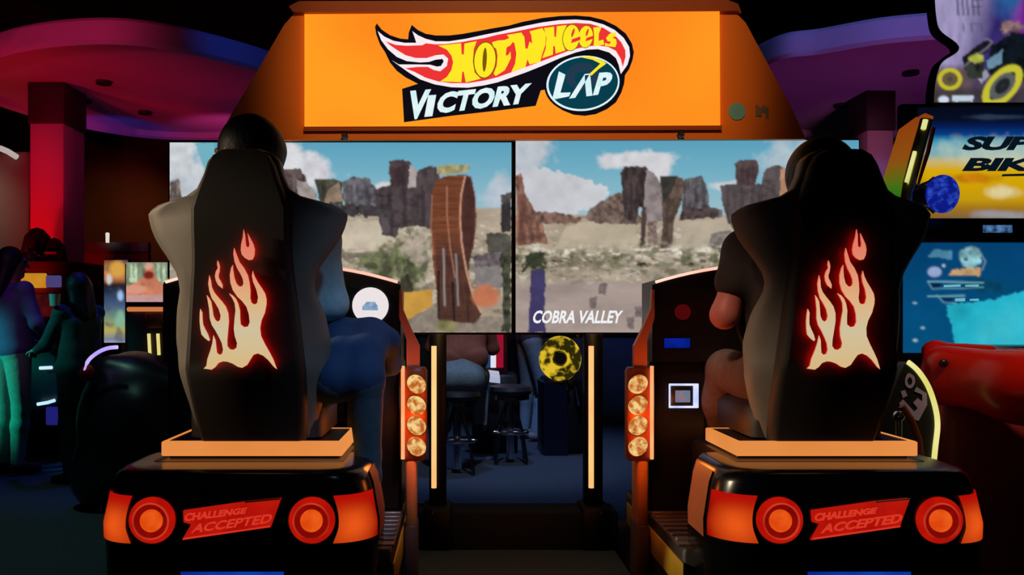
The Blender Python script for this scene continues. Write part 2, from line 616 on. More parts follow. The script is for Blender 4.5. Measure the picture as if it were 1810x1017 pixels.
def person(loc, yaw, scale, joints, label, skin, shirt, trousers, hair, shoes=(30, 30, 34), sleeve='short', legs='long', longhair=False,
           curl=0.5, res=0.009, group=None, hem=0.0, fat=1.0, hairgrow=1.0):
    J = dict(BASE)
    J.update(joints)
    cy, sy = math.cos(yaw), math.sin(yaw)

    def T(p):
        x, y, z = [c * scale for c in p]
        return np.array((loc[0] + x * cy - y * sy, loc[1] + x * sy + y * cy, loc[2] + z))
    root = thing('person', loc, label, 'person', group)
    P = {k: T(v) for k, v in J.items() if k != 'face'}
    fd = np.array(J['face'], float)
    fd /= np.linalg.norm(fd)
    fd = np.array((fd[0] * cy - fd[1] * sy, fd[0] * sy + fd[1] * cy, fd[2]))
    s = scale
    side = np.cross(fd, (0, 0, 1))
    side /= np.linalg.norm(side)
    up = np.cross(side, fd)
    lat = P['shR'] - P['shL']
    lat /= np.linalg.norm(lat)
    hl = P['hipR'] - P['hipL']
    hl /= np.linalg.norm(hl)

    def torso(g, hem=0.0):
        q = []
        low = P['pelvis'] * (1 - hem) + P['waist'] * hem
        for e in (-1, 1):
            q += [('c', low + hl * e * .065 * s * fat, P['waist'] + lat * e * .055 * s * fat, (.098 + g) * s * fat, (.088 + g) * s * fat),
                  ('c', P['waist'] + lat * e * .055 * s * fat, P['chest'] + lat * e * .075 * s, (.088 + g) * s * fat, (.10 + g) * s)]
        q += [('c', P['chest'] + lat * -.07 * s, P['shL'], (.085 + g) * s, (.05 + g) * s), ('c', P['chest'] + lat * .07 * s, P['shR'], (.085 + g) * s, (.05 + g) * s),
              ('c', P['chest'], P['neck'] + (P['chest'] - P['neck']) * .25, (.09 + g) * s, (.06 + g) * s)]
        return q

    def arm(e, g, to=2):
        q = [('c', P['sh' + e], P['el' + e], (.047 + g) * s, (.037 + g) * s)]
        if to > 1:
            q.append(('c', P['el' + e], P['wr' + e], (.038 + g) * s, (.025 + g) * s))
        return q

    def leg(e, g, to=2):
        q = [('c', P['hip' + e], P['kn' + e], (.078 + g) * s * fat, (.05 + g) * s)]
        if to > 1:
            mid = P['kn' + e] * .7 + P['an' + e] * .3
            q += [('c', P['kn' + e], mid, (.05 + g) * s, (.052 + g) * s), ('c', mid, P['an' + e], (.052 + g) * s, (.033 + g) * s)]
        return q

    h = P['head']
    body = torso(0)
    for e in 'LR':
        body += arm(e, 0) + leg(e, 0)
        body.append(('c', P['an' + e], P['to' + e], .034 * s, .026 * s))
        # hand: palm, four fingers of different lengths, thumb from the side of the palm
        d = P['wr' + e] - P['el' + e]
        d /= np.linalg.norm(d)
        sg = 1 if e == 'R' else -1
        nrm = np.cross(d, (0, 0, 1)) * -sg if abs(d[2]) < .8 else -lat * sg
        if abs(d[2]) < .8:
            nrm = np.array((0, 0, -1.0)) - d * d[2] * -1
        nrm /= np.linalg.norm(nrm)
        th = np.cross(nrm, d) * sg
        pe = P['wr' + e] + d * .085 * s
        for o in (-.022, 0, .022):
            body.append(('c', P['wr' + e] + d * .015 * s + th * o * .6 * s, pe + th * o * s, .017 * s, .015 * s, .012))
        for o, L in ((.030, .068), (.010, .076), (-.010, .071), (-.030, .055)):
            a = pe + th * o * s
            d1 = d * math.cos(curl) + nrm * math.sin(curl)
            d2 = d * math.cos(curl * 2.2) + nrm * math.sin(curl * 2.2)
            b = a + d1 * L * .52 * s
            body += [('c', a, b, .0095 * s, .0088 * s, .004), ('c', b, b + d2 * L * .5 * s, .0088 * s, .0075 * s, .004)]
        a = P['wr' + e] + d * .03 * s + th * .026 * s
        b = a + (d * .5 + th * .75 + nrm * .3) * .045 * s
        body += [('c', a, b, .013 * s, .011 * s, .008), ('c', b, b + (d * .85 + th * .2 + nrm * .4) * .032 * s, .0105 * s, .0085 * s, .006)]
    body += [('c', P['neck'] + (P['chest'] - P['neck']) * .2, h - up * .06 * s - fd * .012 * s, .056 * s, .05 * s), ('e', h + up * .02 * s, np.array((.078, .092, .098)) * s), ('c', h - up * .03 * s + fd * .02 * s, h - up * .085 * s + fd * .052 * s, .058 * s, .03 * s),
             ('c', h + fd * .088 * s + up * .012 * s, h + fd * .108 * s - up * .022 * s, .011 * s, .015 * s, .012),
             ('c', h + fd * .08 * s - up * .055 * s - side * .018 * s, h + fd * .08 * s - up * .055 * s + side * .018 * s, .011 * s, .011 * s, .01),
             ('c', h + fd * .082 * s + up * .03 * s - side * .035 * s, h + fd * .082 * s + up * .03 * s + side * .035 * s, .012 * s, .012 * s, .012)]
    for e in (-1, 1):
        body.append(('c', h + side * e * .078 * s - up * .018 * s - fd * .005 * s, h + side * e * .088 * s + up * .018 * s - fd * .014 * s, .010 * s, .015 * s, .008))
    sc = pbr('skin_%d_%d_%d' % skin, skin, .5, 0, .08, 30)
    V, Q = surface(body, res, .03 * s)
    link_mesh('body', V.tolist(), Q.tolist(), sc, root, None, 180)
    for e in (-1, 1):
        MB().ball(h + fd * .083 * s + side * e * .032 * s + up * .012 * s, .012 * s, .012 * s, .009 * s, 10, 8).build('eye', pbr('eye_dark', (35, 25, 20), .15), root, 180)
    g = .013
    sh = torso(g, hem)
    for e in 'LR':
        if sleeve == 'long':
            sh += arm(e, g * .9)
        else:
            sh.append(('c', P['sh' + e], P['sh' + e] * .52 + P['el' + e] * .48, (.047 + g) * s, (.048 + g) * s))
    V, Q = surface(sh, res, .03 * s)
    link_mesh('shirt', V.tolist(), Q.tolist(), pbr('cloth_%d_%d_%d' % shirt, shirt, .85, 0, .25, 40, .4), root, None, 180)
    tr = []
    for e in (-1, 1):
        tr.append(('c', P['pelvis'] + hl * e * .065 * s, P['pelvis'] * .45 + P['waist'] * .55 + hl * e * .058 * s, (.098 + g * .8) * s * fat, (.094 + g * .5) * s * fat))
    for e in 'LR':
        if legs == 'long':
            tr += leg(e, g)
        else:
            tr.append(('c', P['hip' + e], P['kn' + e], (.08 + g) * s, (.062 + g) * s))
    V, Q = surface(tr, res, .025 * s)
    link_mesh('trousers' if legs == 'long' else 'shorts', V.tolist(), Q.tolist(), pbr('cloth_%d_%d_%d' % trousers, trousers, .9, 0, .3, 45, .4), root, None, 180)
    for e in 'LR':
        a, t = P['an' + e], P['to' + e]
        V, Q = surface([('c', a - np.array((0, 0, .02)) * s, t + (t - a) * .05, .048 * s, .036 * s), ('c', a + (a - t) * .25 - np.array((0, 0, .045)) * s, t, .034 * s, .03 * s)], res, .02 * s)
        link_mesh('shoe', V.tolist(), Q.tolist(), pbr('shoe_%d_%d_%d' % shoes, shoes, .5), root, None, 180)
    hp = [('e', h + up * .030 * s - fd * .016 * s, np.array((.094, .104, .104)) * s * hairgrow), ('c', h + up * .02 * s - fd * .055 * s, h - up * .05 * s - fd * .055 * s, .07 * s, .05 * s)]
    cuts = [(h + fd * .062 * s + up * .045 * s, fd * .9 - up * .42)]
    if longhair:
        for e in (-1, 1):
            hp.append(('c', h - fd * .04 * s + side * e * .055 * s, P['neck'] * .55 + P['chest'] * .45 - fd * .085 * s + side * e * .07 * s, .05 * s, .035 * s))
        hp.append(('c', h - fd * .06 * s, P['neck'] * .4 + P['chest'] * .6 - fd * .10 * s, .065 * s, .045 * s))
    V, Q = surface(hp, res, .03 * s, cuts)
    link_mesh('hair', V.tolist(), Q.tolist(), pbr('hair_%d_%d_%d' % hair, hair, .55, 0, .4, 90, .5), root, None, 180)
    return root, P, s, (fd, up, side)

# ================================================================== the setting
CARPET = pbr('dark_carpet', (62, 66, 74), .95, 0, .45, 60, .3)
BLACKP = pbr('black_plastic', (20, 19, 19), .38)
BLACKM = pbr('black_metal', (16, 16, 18), .45, .0)
CHROME = pbr('chrome', (215, 215, 220), .18, 1.0, .04)


def struct(name, mb, mat):
    o = mb.build(name, mat, None, 30)
    o['kind'] = 'structure'
    return o


struct('floor', MB().box(-9, 9, -1.0, 13.2, -.12, 0), CARPET)
struct('ceiling', MB().box(-9, 9, -1.0, 13.2, 4.8, 4.95), pbr('black_ceiling', (9, 9, 11), .9))
struct('wall_back', MB().box(-9, 9, 13.0, 13.2, 0, 4.8), pbr('brown_wall', (60, 34, 18), .8, 0, .25, 3))
struct('wall_left', MB().box(-9.2, -9, -1.0, 13.2, 0, 4.8), pbr('dark_wall', (30, 26, 30), .8))
struct('wall_right', MB().box(9, 9.2, -1.0, 13.2, 0, 4.8), pbr('dark_wall', (30, 26, 30), .8))

# ================================================================== twin racing display
MX = 0.2267
DY = 3.52
disp = thing('racing_display', (MX, 3.6, 0), 'tall twin-screen racing game display with glowing orange marquee on top', 'arcade game')
ORANGE = pbr('orange_paint', (235, 128, 22), .55, 0, .05, 8)
ORDARK = pbr('brown_orange', (150, 66, 16), .55, 0, .05, 8)
head_out = [(520, 24), (1300, 22), (1318, 40), (1360, 118), (1402, 196), (1424, 246), (384, 248), (412, 196), (452, 130), (502, 44)]


def hd(y0, y1):
    return lambda x, z, t: W(x, z, DY - .03) if t == 0 else (W(x, z, DY - .03)[0], y1, W(x, z, DY - .03)[2])


hb = MB().poly(head_out, [], hd(0, DY + .34))
header = hb.build('header', ORANGE, disp, 30)
tb = MB().poly([(520, 24), (512, 14), (530, 5), (1284, 3), (1302, 10), (1308, 26), (1300, 22)], [], lambda x, z, t: (W(x, z, DY - .03)[0], DY - .05 + t * .4, W(x, z, DY - .03)[2]))
tb.build('top_bevel_shade', ORDARK, header, 30)  # upturned bevel's shade put into its brown-orange colour
tb = MB().poly([(538, 225), (1274, 223), (1274, 231), (538, 233)], [], lambda x, z, t: (W(x, z, DY - .03)[0], DY - .045 + t * .03, W(x, z, DY - .03)[2]))
tb.poly([(536, 18), (1274, 16), (1274, 21), (536, 24)], [], lambda x, z, t: (W(x, z, DY - .03)[0], DY - .045 + t * .03, W(x, z, DY - .03)[2]))
tb.build('marquee_channel', ORDARK, header, 30)
mq = MB().poly([(538, 25), (1272, 20), (1273, 222), (538, 224)], [], lambda x, z, t: W(x, z, DY - .05 + t * .03))
mqo = mq.build('marquee_panel', emi('orange_acrylic', (255, 132, 28), 1.0, (255, 160, 34), 1.6, 1.0, (.38, .68)), header, 0)
for px, py in ((609, 240), (1204, 238)):
    c = W(px, py, DY - .05)
    MB().lathe([(.001, -.012), (.011, -.012), (.013, -.004), (.013, .04), (.001, .04)], c, 'y', 14).build('bolt', BLACKM, header)
c = W(1303, 197, DY - .034)
MB().lathe([(.001, 0), (.035, 0), (.035, .006), (.001, .006)], c, 'y', 28).build('round_sticker', pbr('pale_blue_sticker', (110, 190, 215), .4), header)
k = MB()
for e in range(4):
    a = W(1336 + e * 6, 186 + (e % 2) * 4, DY - .034)
    k.box(a[0], a[0] + .011, a[1], a[1] + .005, a[2] - .045 + (e % 3) * .008, a[2])
k.build('small_sticker', pbr('grey_sticker', (120, 125, 120), .5), header)

# ---- logo on the marquee: layers of cut plastic, lit from behind
def r3(u, v): return (660 + u * .1967, 20 + v * .1967)
def r4(u, v): return (880 + u * .1967, 20 + v * .1967)
A3 = lambda l: [r3(*p) for p in l]
A4 = lambda l: [r4(*p) for p in l]


def layer(n):
    return lambda x, z, t: W(x, z, DY - .052 - .0025 * n + t * .0022)


lg = MB()
black = A3([(30, 108), (75, 165), (150, 215), (240, 245), (312, 252), (318, 190), (345, 122), (400, 168), (470, 202), (560, 217), (680, 217), (800, 203), (950, 176), (1060, 155)]) + \
    A4([(100, 128), (220, 95), (400, 60), (560, 42), (700, 38), (830, 48), (950, 78), (1060, 130), (1150, 200), (1205, 290), (1222, 370), (1210, 440), (1180, 520), (1142, 575), (1135, 650), (1110, 730), (1060, 820), (980, 880), (880, 925), (780, 940), (680, 930), (580, 890), (500, 830), (450, 770), (420, 705), (385, 712), (340, 850), (0, 893)]) + \
    A3([(700, 940), (275, 998), (258, 697), (400, 652), (290, 595), (210, 535), (150, 462), (105, 368), (60, 300), (25, 205), (15, 140)])
lg.cur = 0
lg.poly(black, [], layer(0))
slot = [(230, 478), (300, 478), (400, 478), (510, 480), (570, 497), (607, 492), (632, 450), (620, 428), (560, 435), (500, 455), (420, 460), (300, 448), (210, 410), (130, 340), (70, 260)]
white = A3([(38, 178), (100, 228), (180, 265), (280, 283), (385, 283), (372, 240), (350, 178), (400, 215), (470, 247), (560, 270), (680, 270), (830, 247), (1000, 210)]) + \
    A4([(0, 187), (101, 162), (250, 130), (400, 100), (550, 80), (700, 74), (830, 85), (950, 118), (1050, 168), (1130, 238), (1180, 320), (1188, 400), (1165, 480), (1105, 565), (1085, 480), (1060, 420), (1000, 370), (900, 340), (800, 345), (700, 370), (560, 420), (400, 490), (250, 550), (100, 603), (0, 638)]) + \
    A3([(1000, 665), (850, 687), (700, 683), (550, 657), (420, 612), (320, 552), (235, 492), (165, 440)] + slot)
lg.cur = 1
lg.poly(white, [], layer(1))
red = A3([(110, 270), (200, 302), (300, 310), (440, 305), (470, 288), (560, 297), (650, 294), (800, 275), (1000, 240)]) + \
    A4([(0, 210), (150, 183), (350, 142), (550, 115), (700, 105), (830, 112), (950, 150), (1050, 213), (1110, 280), (1145, 350), (1147, 410), (1122, 500), (1105, 430), (1060, 355), (990, 320), (900, 308), (800, 315), (650, 350), (500, 408), (350, 465), (200, 520), (0, 592)]) + \
    A3([(1000, 622), (850, 646), (700, 646), (580, 630), (470, 597), (370, 545), (285, 512), (400, 500), (490, 500), (540, 527), (600, 540), (660, 492), (672, 425), (630, 388), (560, 395), (480, 420), (380, 420), (290, 395), (200, 340), (150, 305)])
lg.cur = 2
lg.poly(red, [], layer(2))
lg.cur = 3
LETTERS = [
    A3([(580, 308), (700, 296), (788, 286), (793, 385), (812, 390), (818, 290), (928, 268), (902, 340), (894, 450), (910, 550), (965, 606), (830, 640), (812, 545), (799, 540), (790, 637), (600, 630), (660, 590), (700, 530), (716, 460), (702, 400), (660, 345)]),
    A3([(1066, 278), (1120, 262), (1180, 258), (1225, 238), (1264, 202), (1270, 250), (1232, 305), (1196, 326), (1190, 400), (1212, 392), (1232, 360), (1236, 420), (1205, 485), (1180, 530), (1100, 582), (1080, 562), (1108, 490), (1116, 400), (1104, 335), (1078, 322)]),
    A4([(80, 213), (210, 190), (238, 230), (248, 335), (268, 335), (284, 272), (308, 290), (300, 215), (285, 180), (400, 150), (432, 205), (428, 300), (398, 385), (380, 455), (285, 478), (266, 430), (248, 502), (120, 547), (155, 470), (166, 380), (150, 290)]),
    A4([(415, 150), (505, 138), (508, 228), (522, 232), (530, 134), (618, 124), (592, 200), (582, 290), (606, 352), (520, 380), (512, 312), (498, 314), (494, 390), (398, 422), (430, 335), (437, 235)]),
    A4([(858, 145), (932, 140), (908, 200), (905, 265), (948, 255), (956, 300), (860, 316), (866, 230)]),
    A4([(1062, 188), (1005, 200), (972, 240), (985, 268), (1018, 275), (1000, 296), (965, 282), (960, 310), (1055, 322), (1068, 290), (1062, 252), (1028, 236), (1060, 226)]),
]
for L in LETTERS:
    lg.poly(L, [], layer(3))


def ell(cx, cy, rx, ry, rot=0, n=28):
    return [(cx + rx * math.cos(a) * math.cos(rot) - ry * math.sin(a) * math.sin(rot), cy + rx * math.cos(a) * math.sin(rot) + ry * math.sin(a) * math.cos(rot)) for a in [2 * PI * i / n for i in range(n)]]


lg.cur = 6
lg.poly(A3(ell(1002, 438, 105, 168, .08)), [], layer(4))
lg.cur = 3
lg.poly(A3(ell(1002, 438, 95, 158, .08)), [A3(ell(1000, 435, 19, 108, .05))], layer(5))
for (x, y, rx, ry) in ((660, 237, 74, 116), (790, 228, 64, 98)):
    lg.cur = 6
    lg.poly(A4(ell(x, y, rx + 6, ry + 6, .12)), [], layer(4))
    lg.cur = 3
    lg.poly(A4(ell(x, y, rx, ry, .12, 30)), [], layer(5))
    lg.cur = 2
    lg.poly(A4(ell(x + rx * .2, y - ry * .38, rx * .15, ry * .36, .3, 16)), [], layer(6))
    lg.poly(A4([(x - rx * .05, y + ry * .42), (x + rx * .1, y + ry * .12), (x + rx * 1.1, y - ry * .1), (x + rx * 1.1, y + ry * .16), (x + rx * .5, y + ry * .32)]), [], layer(6))
# small-cap second line and the round badge
lg.cur = 4


def bline(a, b, x, t):      # point on a rising baseline
    return (a[0] + (b[0] - a[0]) * x, a[1] + (b[1] - a[1]) * x)


def slant_text(s, u0, v0, u1, v1, hgt, hgt1, shear, fn, lay, bold=.045):
    bl, br = (u0, v0), (u1, v1)
    put_text(lg, s, (fn(*bl), fn(*br), fn(u1 + shear, v1 - hgt1), fn(u0 + shear, v0 - hgt)), layer(lay), bold)


slant_text('V', 285, 985, 475, 955, 270, 255, 45, r3, 3, .05)
slant_text('I', 458, 950, 530, 943, 195, 192, 35, r3, 3, .06)
slant_text('CTORY', 552, 925, 1375, 828, 195, 185, 50, r3, 3, .05)
lg.cur = 0
lg.poly(A4(ell(765, 648, 350, 268, -.12, 40)), [], layer(2))
lg.cur = 5
lg.poly(A4(ell(765, 648, 330, 248, -.12, 40)), [], layer(3))
lg.cur = 4
lg.poly(A4(ell(765, 648, 330, 248, -.12, 48)), [A4(ell(767, 646, 313, 232, -.12, 48))], layer(4))
lg.cur = 7
lg.poly(A4(ell(760, 585, 150, 120, -.1, 32)), [A4(ell(760, 600, 70, 60, -.1, 32))], layer(4))
lg.cur = 3
lg.poly(A4([(720, 408), (840, 405), (950, 450), (975, 470), (905, 520), (840, 580), (825, 560), (890, 500), (920, 470), (850, 435)]), [], layer(5))
lg.cur = 4
slant_text('L', 488, 795, 640, 765, 255, 150, 60, r4, 6, .05)
slant_text('\u039b', 640, 785, 850, 758, 215, 205, 60, r4, 6, .05)
slant_text('P', 852, 757, 985, 738, 205, 195, 60, r4, 6, .05)
lg.build('logo', [emi('logo_black', (14, 12, 20)), emi('logo_white', (250, 236, 240)), emi('logo_red', (238, 52, 52)), emi('logo_yellow', (255, 232, 38)),
                  emi('logo_silver', (206, 240, 244), 1, (235, 248, 250), 30), emi('logo_teal', (8, 62, 78)), emi('logo_olive', (120, 90, 10)), emi('logo_slate', (34, 58, 78))], mqo, 0)

# ---- the two screens
def rocks(R, pts, col, dark, nz=.5):
    R.poly(pts, col, nz, 11, 3.0, 1, (1.6, .6))
    xs = [p[0] for p in pts]
    ys = [p[1] for p in pts]
    for i in range(5):
        x = min(xs) + (max(xs) - min(xs)) * (i + .5 + .3 * math.sin(i * 5 + xs[0])) / 5
        y = min(ys) + (max(ys) - min(ys)) * .3
        m = R.inside(pts)
        R.put(m * R.inside([(x - 4, y), (x + 3, y - 4), (x + 5, max(ys) - 5), (x - 3, max(ys))], 4) * .5, dark, .3, 7)
    R.put(R.inside(pts, 3) * np.clip((fbm(R.X, R.Y * 1.8, 16, int(xs[0])) - .55) * 6, 0, 1) * .6, dark)


def ground(R, y0, horizon_cols):
    R.put(np.clip((R.Y - y0) / 4, 0, 1), (172, 158, 138), .22, 34, (.5, 1.6))
    R.put(np.clip((R.Y - y0 - 30) / 30, 0, 1) * np.clip((fbm(R.X, R.Y * 2, 20, 5) - .52) * 7, 0, 1) * .7, (104, 94, 76))
    R.put(np.clip((R.Y - y0 - 10) / 20, 0, 1) * np.clip((fbm(R.X, R.Y * 2.4, 12, 9) - .6) * 9, 0, 1) * .8, (206, 196, 180))


SKY = [(245, (88, 158, 186)), (300, (112, 172, 194)), (350, (140, 184, 198)), (400, (170, 190, 196))]
R = Ras(300, 252, 904, 588, 1.6).vgrad(SKY)
R.blob(316, 300, 40, 74, (200, 206, 210), .4, .12)
R.blob(330, 345, 40, 40, (186, 192, 200), .4, .12)
R.poly([(345, 253), (379, 253), (379, 318), (362, 300)], (112, 176, 192), 0, 9, 2)
R.blob(526, 305, 62, 36, (206, 206, 212), .35, .15)
R.blob(505, 285, 34, 30, (214, 214, 218), .4, .1)
R.blob(690, 330, 26, 9, (206, 208, 210), .5)
R.blob(890, 345, 34, 34, (182, 194, 206), .5, .1)
ground(R, 366, None)
R.poly([(600, 395), (680, 390), (700, 420), (660, 440), (600, 440)], (192, 180, 160), .15, 20, 5)
rocks(R, [(300, 322), (316, 316), (320, 345), (330, 365), (300, 380)], (120, 108, 100), (70, 62, 60))
rocks(R, [(487, 308), (496, 299), (530, 298), (540, 310), (544, 330), (556, 338), (562, 360), (520, 366), (487, 350)], (92, 78, 76), (44, 36, 38))
R.poly([(524, 318), (540, 322), (556, 336), (562, 362), (528, 352)], (150, 140, 136), .3)
rocks(R, [(556, 316), (590, 316), (604, 322), (606, 362), (566, 360)], (74, 74, 62), (36, 38, 34))
R.poly([(580, 334), (600, 322), (606, 356), (572, 360)], (142, 122, 104), .3)
rocks(R, [(604, 322), (625, 313), (652, 316), (664, 332), (668, 372), (610, 372)], (104, 102, 108), (56, 54, 60))
rocks(R, [(660, 336), (684, 328), (730, 326), (742, 300), (760, 293), (776, 296), (780, 412), (740, 398), (706, 404), (700, 420), (676, 416), (668, 380)], (78, 68, 70), (46, 38, 44), .3)
rocks(R, [(687, 286), (698, 283), (724, 284), (728, 296), (724, 332), (690, 332)], (78, 62, 64), (48, 38, 44), .3)
R.poly([(724, 292), (738, 300), (734, 332), (722, 332)], (170, 160, 158), .2)
R.put(R.inside([(560, 360), (690, 366), (690, 384), (600, 382), (560, 372)], 8), (62, 56, 58), .6, 8)
R.poly([(672, 372), (690, 400), (690, 412), (676, 412)], (86, 78, 84), .3)
R.poly([(600, 448), (680, 444), (690, 458), (600, 456)], (128, 120, 108), .4)
for (x, y, rx, ry) in ((678, 470, 20, 34), (700, 455, 12, 26), (724, 470, 22, 46), (745, 455, 14, 36), (650, 462, 24, 12)):
    R.blob(x, y, rx, ry, (98, 106, 70), .5, .6, .85, .9, 9)
    R.blob(x + 4, y + 8, rx * .5, ry * .7, (52, 56, 42), .5, .5, .7, .9, 7)
R.blob(716, 512, 12, 24, (46, 46, 36), .5, .5, .9, .9, 9)
R.blob(735, 440, 24, 22, (186, 170, 156), .5, .4, .7, .8, 10)
R.poly([(708, 518), (764, 512), (764, 540), (712, 572), (708, 560)], (196, 148, 66), .12, 20, 1.5)
R.poly([(708, 572), (764, 542), (840, 560), (904, 560), (904, 588), (708, 588)], (140, 128, 116), .25)
R.poly([(838, 470), (886, 468), (890, 508), (842, 512)], (128, 122, 120), .2)
R.poly([(832, 452), (884, 446), (888, 470), (840, 472)], (102, 92, 96), .5, 8, 4)
rocks(R, [(886, 344), (904, 340), (904, 410), (886, 412)], (72, 66, 66), (48, 44, 46))
R.poly([(858, 414), (904, 412), (904, 450), (862, 446)], (84, 80, 74), .4, 8, 5)
R.poly([(884, 446), (904, 440), (904, 588), (888, 588), (890, 520)], (70, 72, 58), .6, 8, 5)
R.poly([(772, 294), (800, 291), (834, 292), (826, 304), (790, 310), (772, 306)], (160, 152, 108), .4, 8, 3)
# the loop of track
loop = [(762, 372), (764, 340), (770, 320), (784, 312), (822, 308), (832, 314), (820, 350), (814, 400), (818, 450), (826, 490), (838, 530), (852, 556), (838, 572), (776, 568), (772, 520), (766, 470), (762, 420)]
R.poly(loop, (112, 64, 44), .35, 9, 1, 1, (.25, 3))
R.put(R.inside([(770, 410), (818, 410), (836, 530), (850, 560), (840, 572), (776, 568), (772, 500)]) * np.clip((R.Y - 400) / 60, 0, 1) * .65, (60, 46, 44), .4, 8, (2.5, .5))
R.poly([(822, 312), (832, 312), (839, 340), (842, 380), (838, 430), (828, 478), (820, 450), (815, 400), (816, 350)], (74, 46, 42), .2)
for pts, w, c in (([(822, 312), (815, 345), (813, 385), (816, 430), (824, 478), (836, 524), (850, 552)], 2.4, (214, 158, 134)), ([(790, 330), (790, 380), (796, 440), (804, 490)], 1.8, (176, 120, 94)),
                  ([(764, 345), (762, 400), (766, 450)], 1.6, (170, 110, 84)), ([(832, 312), (840, 350), (841, 400), (836, 440)], 1.6, (120, 70, 52)),
                  ([(784, 440), (786, 540)], 3, (150, 146, 144)), ([(806, 450), (810, 540)], 3, (140, 136, 136)), ([(775, 480), (775, 562)], 4, (32, 26, 26)), ([(800, 500), (803, 566)], 4, (30, 26, 26)), ([(826, 540), (828, 568)], 4, (50, 40, 38))):
    R.line(pts, w, c, .9)
R.blob(858, 524, 24, 20, (190, 116, 84), .4, .1, 1, .2)
R.blob(790, 578, 18, 10, (120, 116, 70), .5, .5, .8)
monl = MB()
for (x0, x1, nm, lab) in ((297, 907.5, 'monitor', None), (908.5, 1522, 'monitor', None)):
    a, b = W(x0, 247.5 if x0 < 500 else 245, DY), W(x1, 592, DY)
    mo = MB().box(a[0], b[0], DY, DY + .09, b[2], a[2], .006).box(a[0] + .2, b[0] - .2, DY + .09, DY + .15, b[2] + .1, a[2] - .1, .01).build('monitor', BLACKP, disp)
    if x0 < 500:
        R.mesh('screen', picture('display_picture'), lambda x, y: W(x, y, DY - .003), mo)
        mon_left = mo
    else:
        mon_right = mo
R = Ras(911.5, 248, 1518, 588, 1.6).vgrad(SKY)
R.blob(930, 268, 44, 44, (186, 192, 200), .4, .1)
R.poly([(912, 300), (960, 298), (1010, 310), (1072, 326), (1078, 342), (1040, 372), (1000, 380), (912, 400)], (196, 198, 204), .1, 30, 8)
R.blob(1130, 285, 66, 18, (206, 206, 210), .4, .1)
R.blob(1150, 300, 40, 22, (206, 206, 210), .4, .1)
R.blob(1290, 330, 40, 10, (200, 206, 210), .5)
R.blob(1412, 300, 60, 60, (170, 190, 200), .6, .1)
ground(R, 378, None)
rocks(R, [(912, 312), (922, 306), (926, 340), (944, 370), (960, 400), (968, 430), (912, 434)], (142, 100, 84), (84, 58, 52))
R.poly([(945, 376), (980, 374), (1026, 384), (1024, 396), (950, 396)], (120, 92, 82), .6, 7, 5)
R.poly([(1030, 384), (1060, 356), (1100, 340), (1140, 396), (1060, 400)], (110, 92, 84), .6, 7, 4)
rocks(R, [(1097, 308), (1104, 294), (1140, 294), (1150, 304), (1150, 366), (1130, 366), (1124, 392), (1104, 388)], (74, 62, 62), (40, 32, 36))
R.poly([(1142, 300), (1156, 306), (1170, 330), (1172, 392), (1142, 392), (1138, 366)], (140, 128, 128), .3)
R.poly([(1134, 366), (1142, 366), (1140, 432), (1132, 436)], (72, 58, 56), .3)
R.poly([(1144, 392), (1162, 392), (1160, 436), (1146, 436)], (132, 112, 104), .6, 6, 3)
rocks(R, [(1167, 312), (1196, 311), (1212, 322), (1206, 352), (1192, 390), (1186, 444), (1166, 446), (1172, 392)], (100, 82, 72), (60, 50, 46), .3)
R.poly([(1167, 312), (1198, 311), (1186, 340), (1172, 360)], (56, 54, 50), .3)
rocks(R, [(1210, 316), (1240, 311), (1250, 330), (1254, 366), (1278, 372), (1278, 384), (1204, 386)], (98, 94, 98), (54, 52, 58))
R.poly([(1204, 366), (1270, 370), (1270, 384), (1200, 390)], (72, 60, 60), .7, 7, 4)
rocks(R, [(1272, 328), (1300, 324), (1346, 326), (1352, 298), (1376, 292), (1384, 296), (1380, 350), (1372, 384), (1330, 410), (1290, 410), (1280, 370)], (90, 80, 82), (58, 50, 54), .25)
rocks(R, [(1299, 290), (1308, 283), (1338, 282), (1342, 300), (1334, 330), (1302, 328)], (86, 68, 68), (54, 44, 48), .25)
R.poly([(1380, 300), (1392, 296), (1400, 340), (1378, 356)], (178, 134, 106), .2)
R.poly([(980, 440), (1000, 402), (1030, 392), (1120, 398), (1134, 440), (1060, 448)], (186, 172, 150), .12, 24, 4)
R.poly([(1196, 440), (1210, 394), (1280, 386), (1300, 412), (1250, 440)], (180, 168, 148), .12, 24, 4)
R.poly([(1250, 440), (1258, 414), (1290, 406), (1310, 440), (1306, 446)], (120, 112, 106), .5, 8, 3)
R.put(np.exp(-((R.Y - 458) / 22) ** 2) * np.clip((fbm(R.X, R.Y * 1.4, 16, 77) - .42) * 6, 0, 1) * .85, (96, 98, 70), .5, 8)
R.put(np.exp(-((R.Y - 446) / 12) ** 2) * np.clip((fbm(R.X, R.Y * 2, 13, 79) - .55) * 9, 0, 1), (212, 204, 190), .3, 8)
R.put(np.exp(-((R.Y - 468) / 20) ** 2) * np.clip((fbm(R.X, R.Y * 2, 11, 83) - .6) * 9, 0, 1), (56, 50, 44), .3, 8)
R.put(np.clip((R.Y - 492) / 14, 0, 1) * .9, (162, 146, 140), .16, 40, (.4, 1.4))
for x, y in ((1066, 510), (1050, 535), (1130, 550), (1115, 570), (1190, 500)):
    R.poly([(x - 8, y - 8), (x + 7, y - 10), (x + 4, y + 12), (x - 7, y + 10)], (104, 88, 90), .4, 7, 3, .8)
R.poly([(938, 478), (963, 474), (964, 588), (934, 588)], (64, 58, 98), .12)
R.blob(946, 462, 18, 14, (52, 56, 40), .4, .4, 1, .8, 7)
R.line([(924, 480), (940, 460), (962, 448)], 5, (50, 54, 40))
R.line([(944, 462), (964, 474)], 4, (58, 62, 44))
sr = R.mesh('screen', picture('display_picture'), lambda x, y: W(x, y, DY - .003), mon_right)
tb = MB()
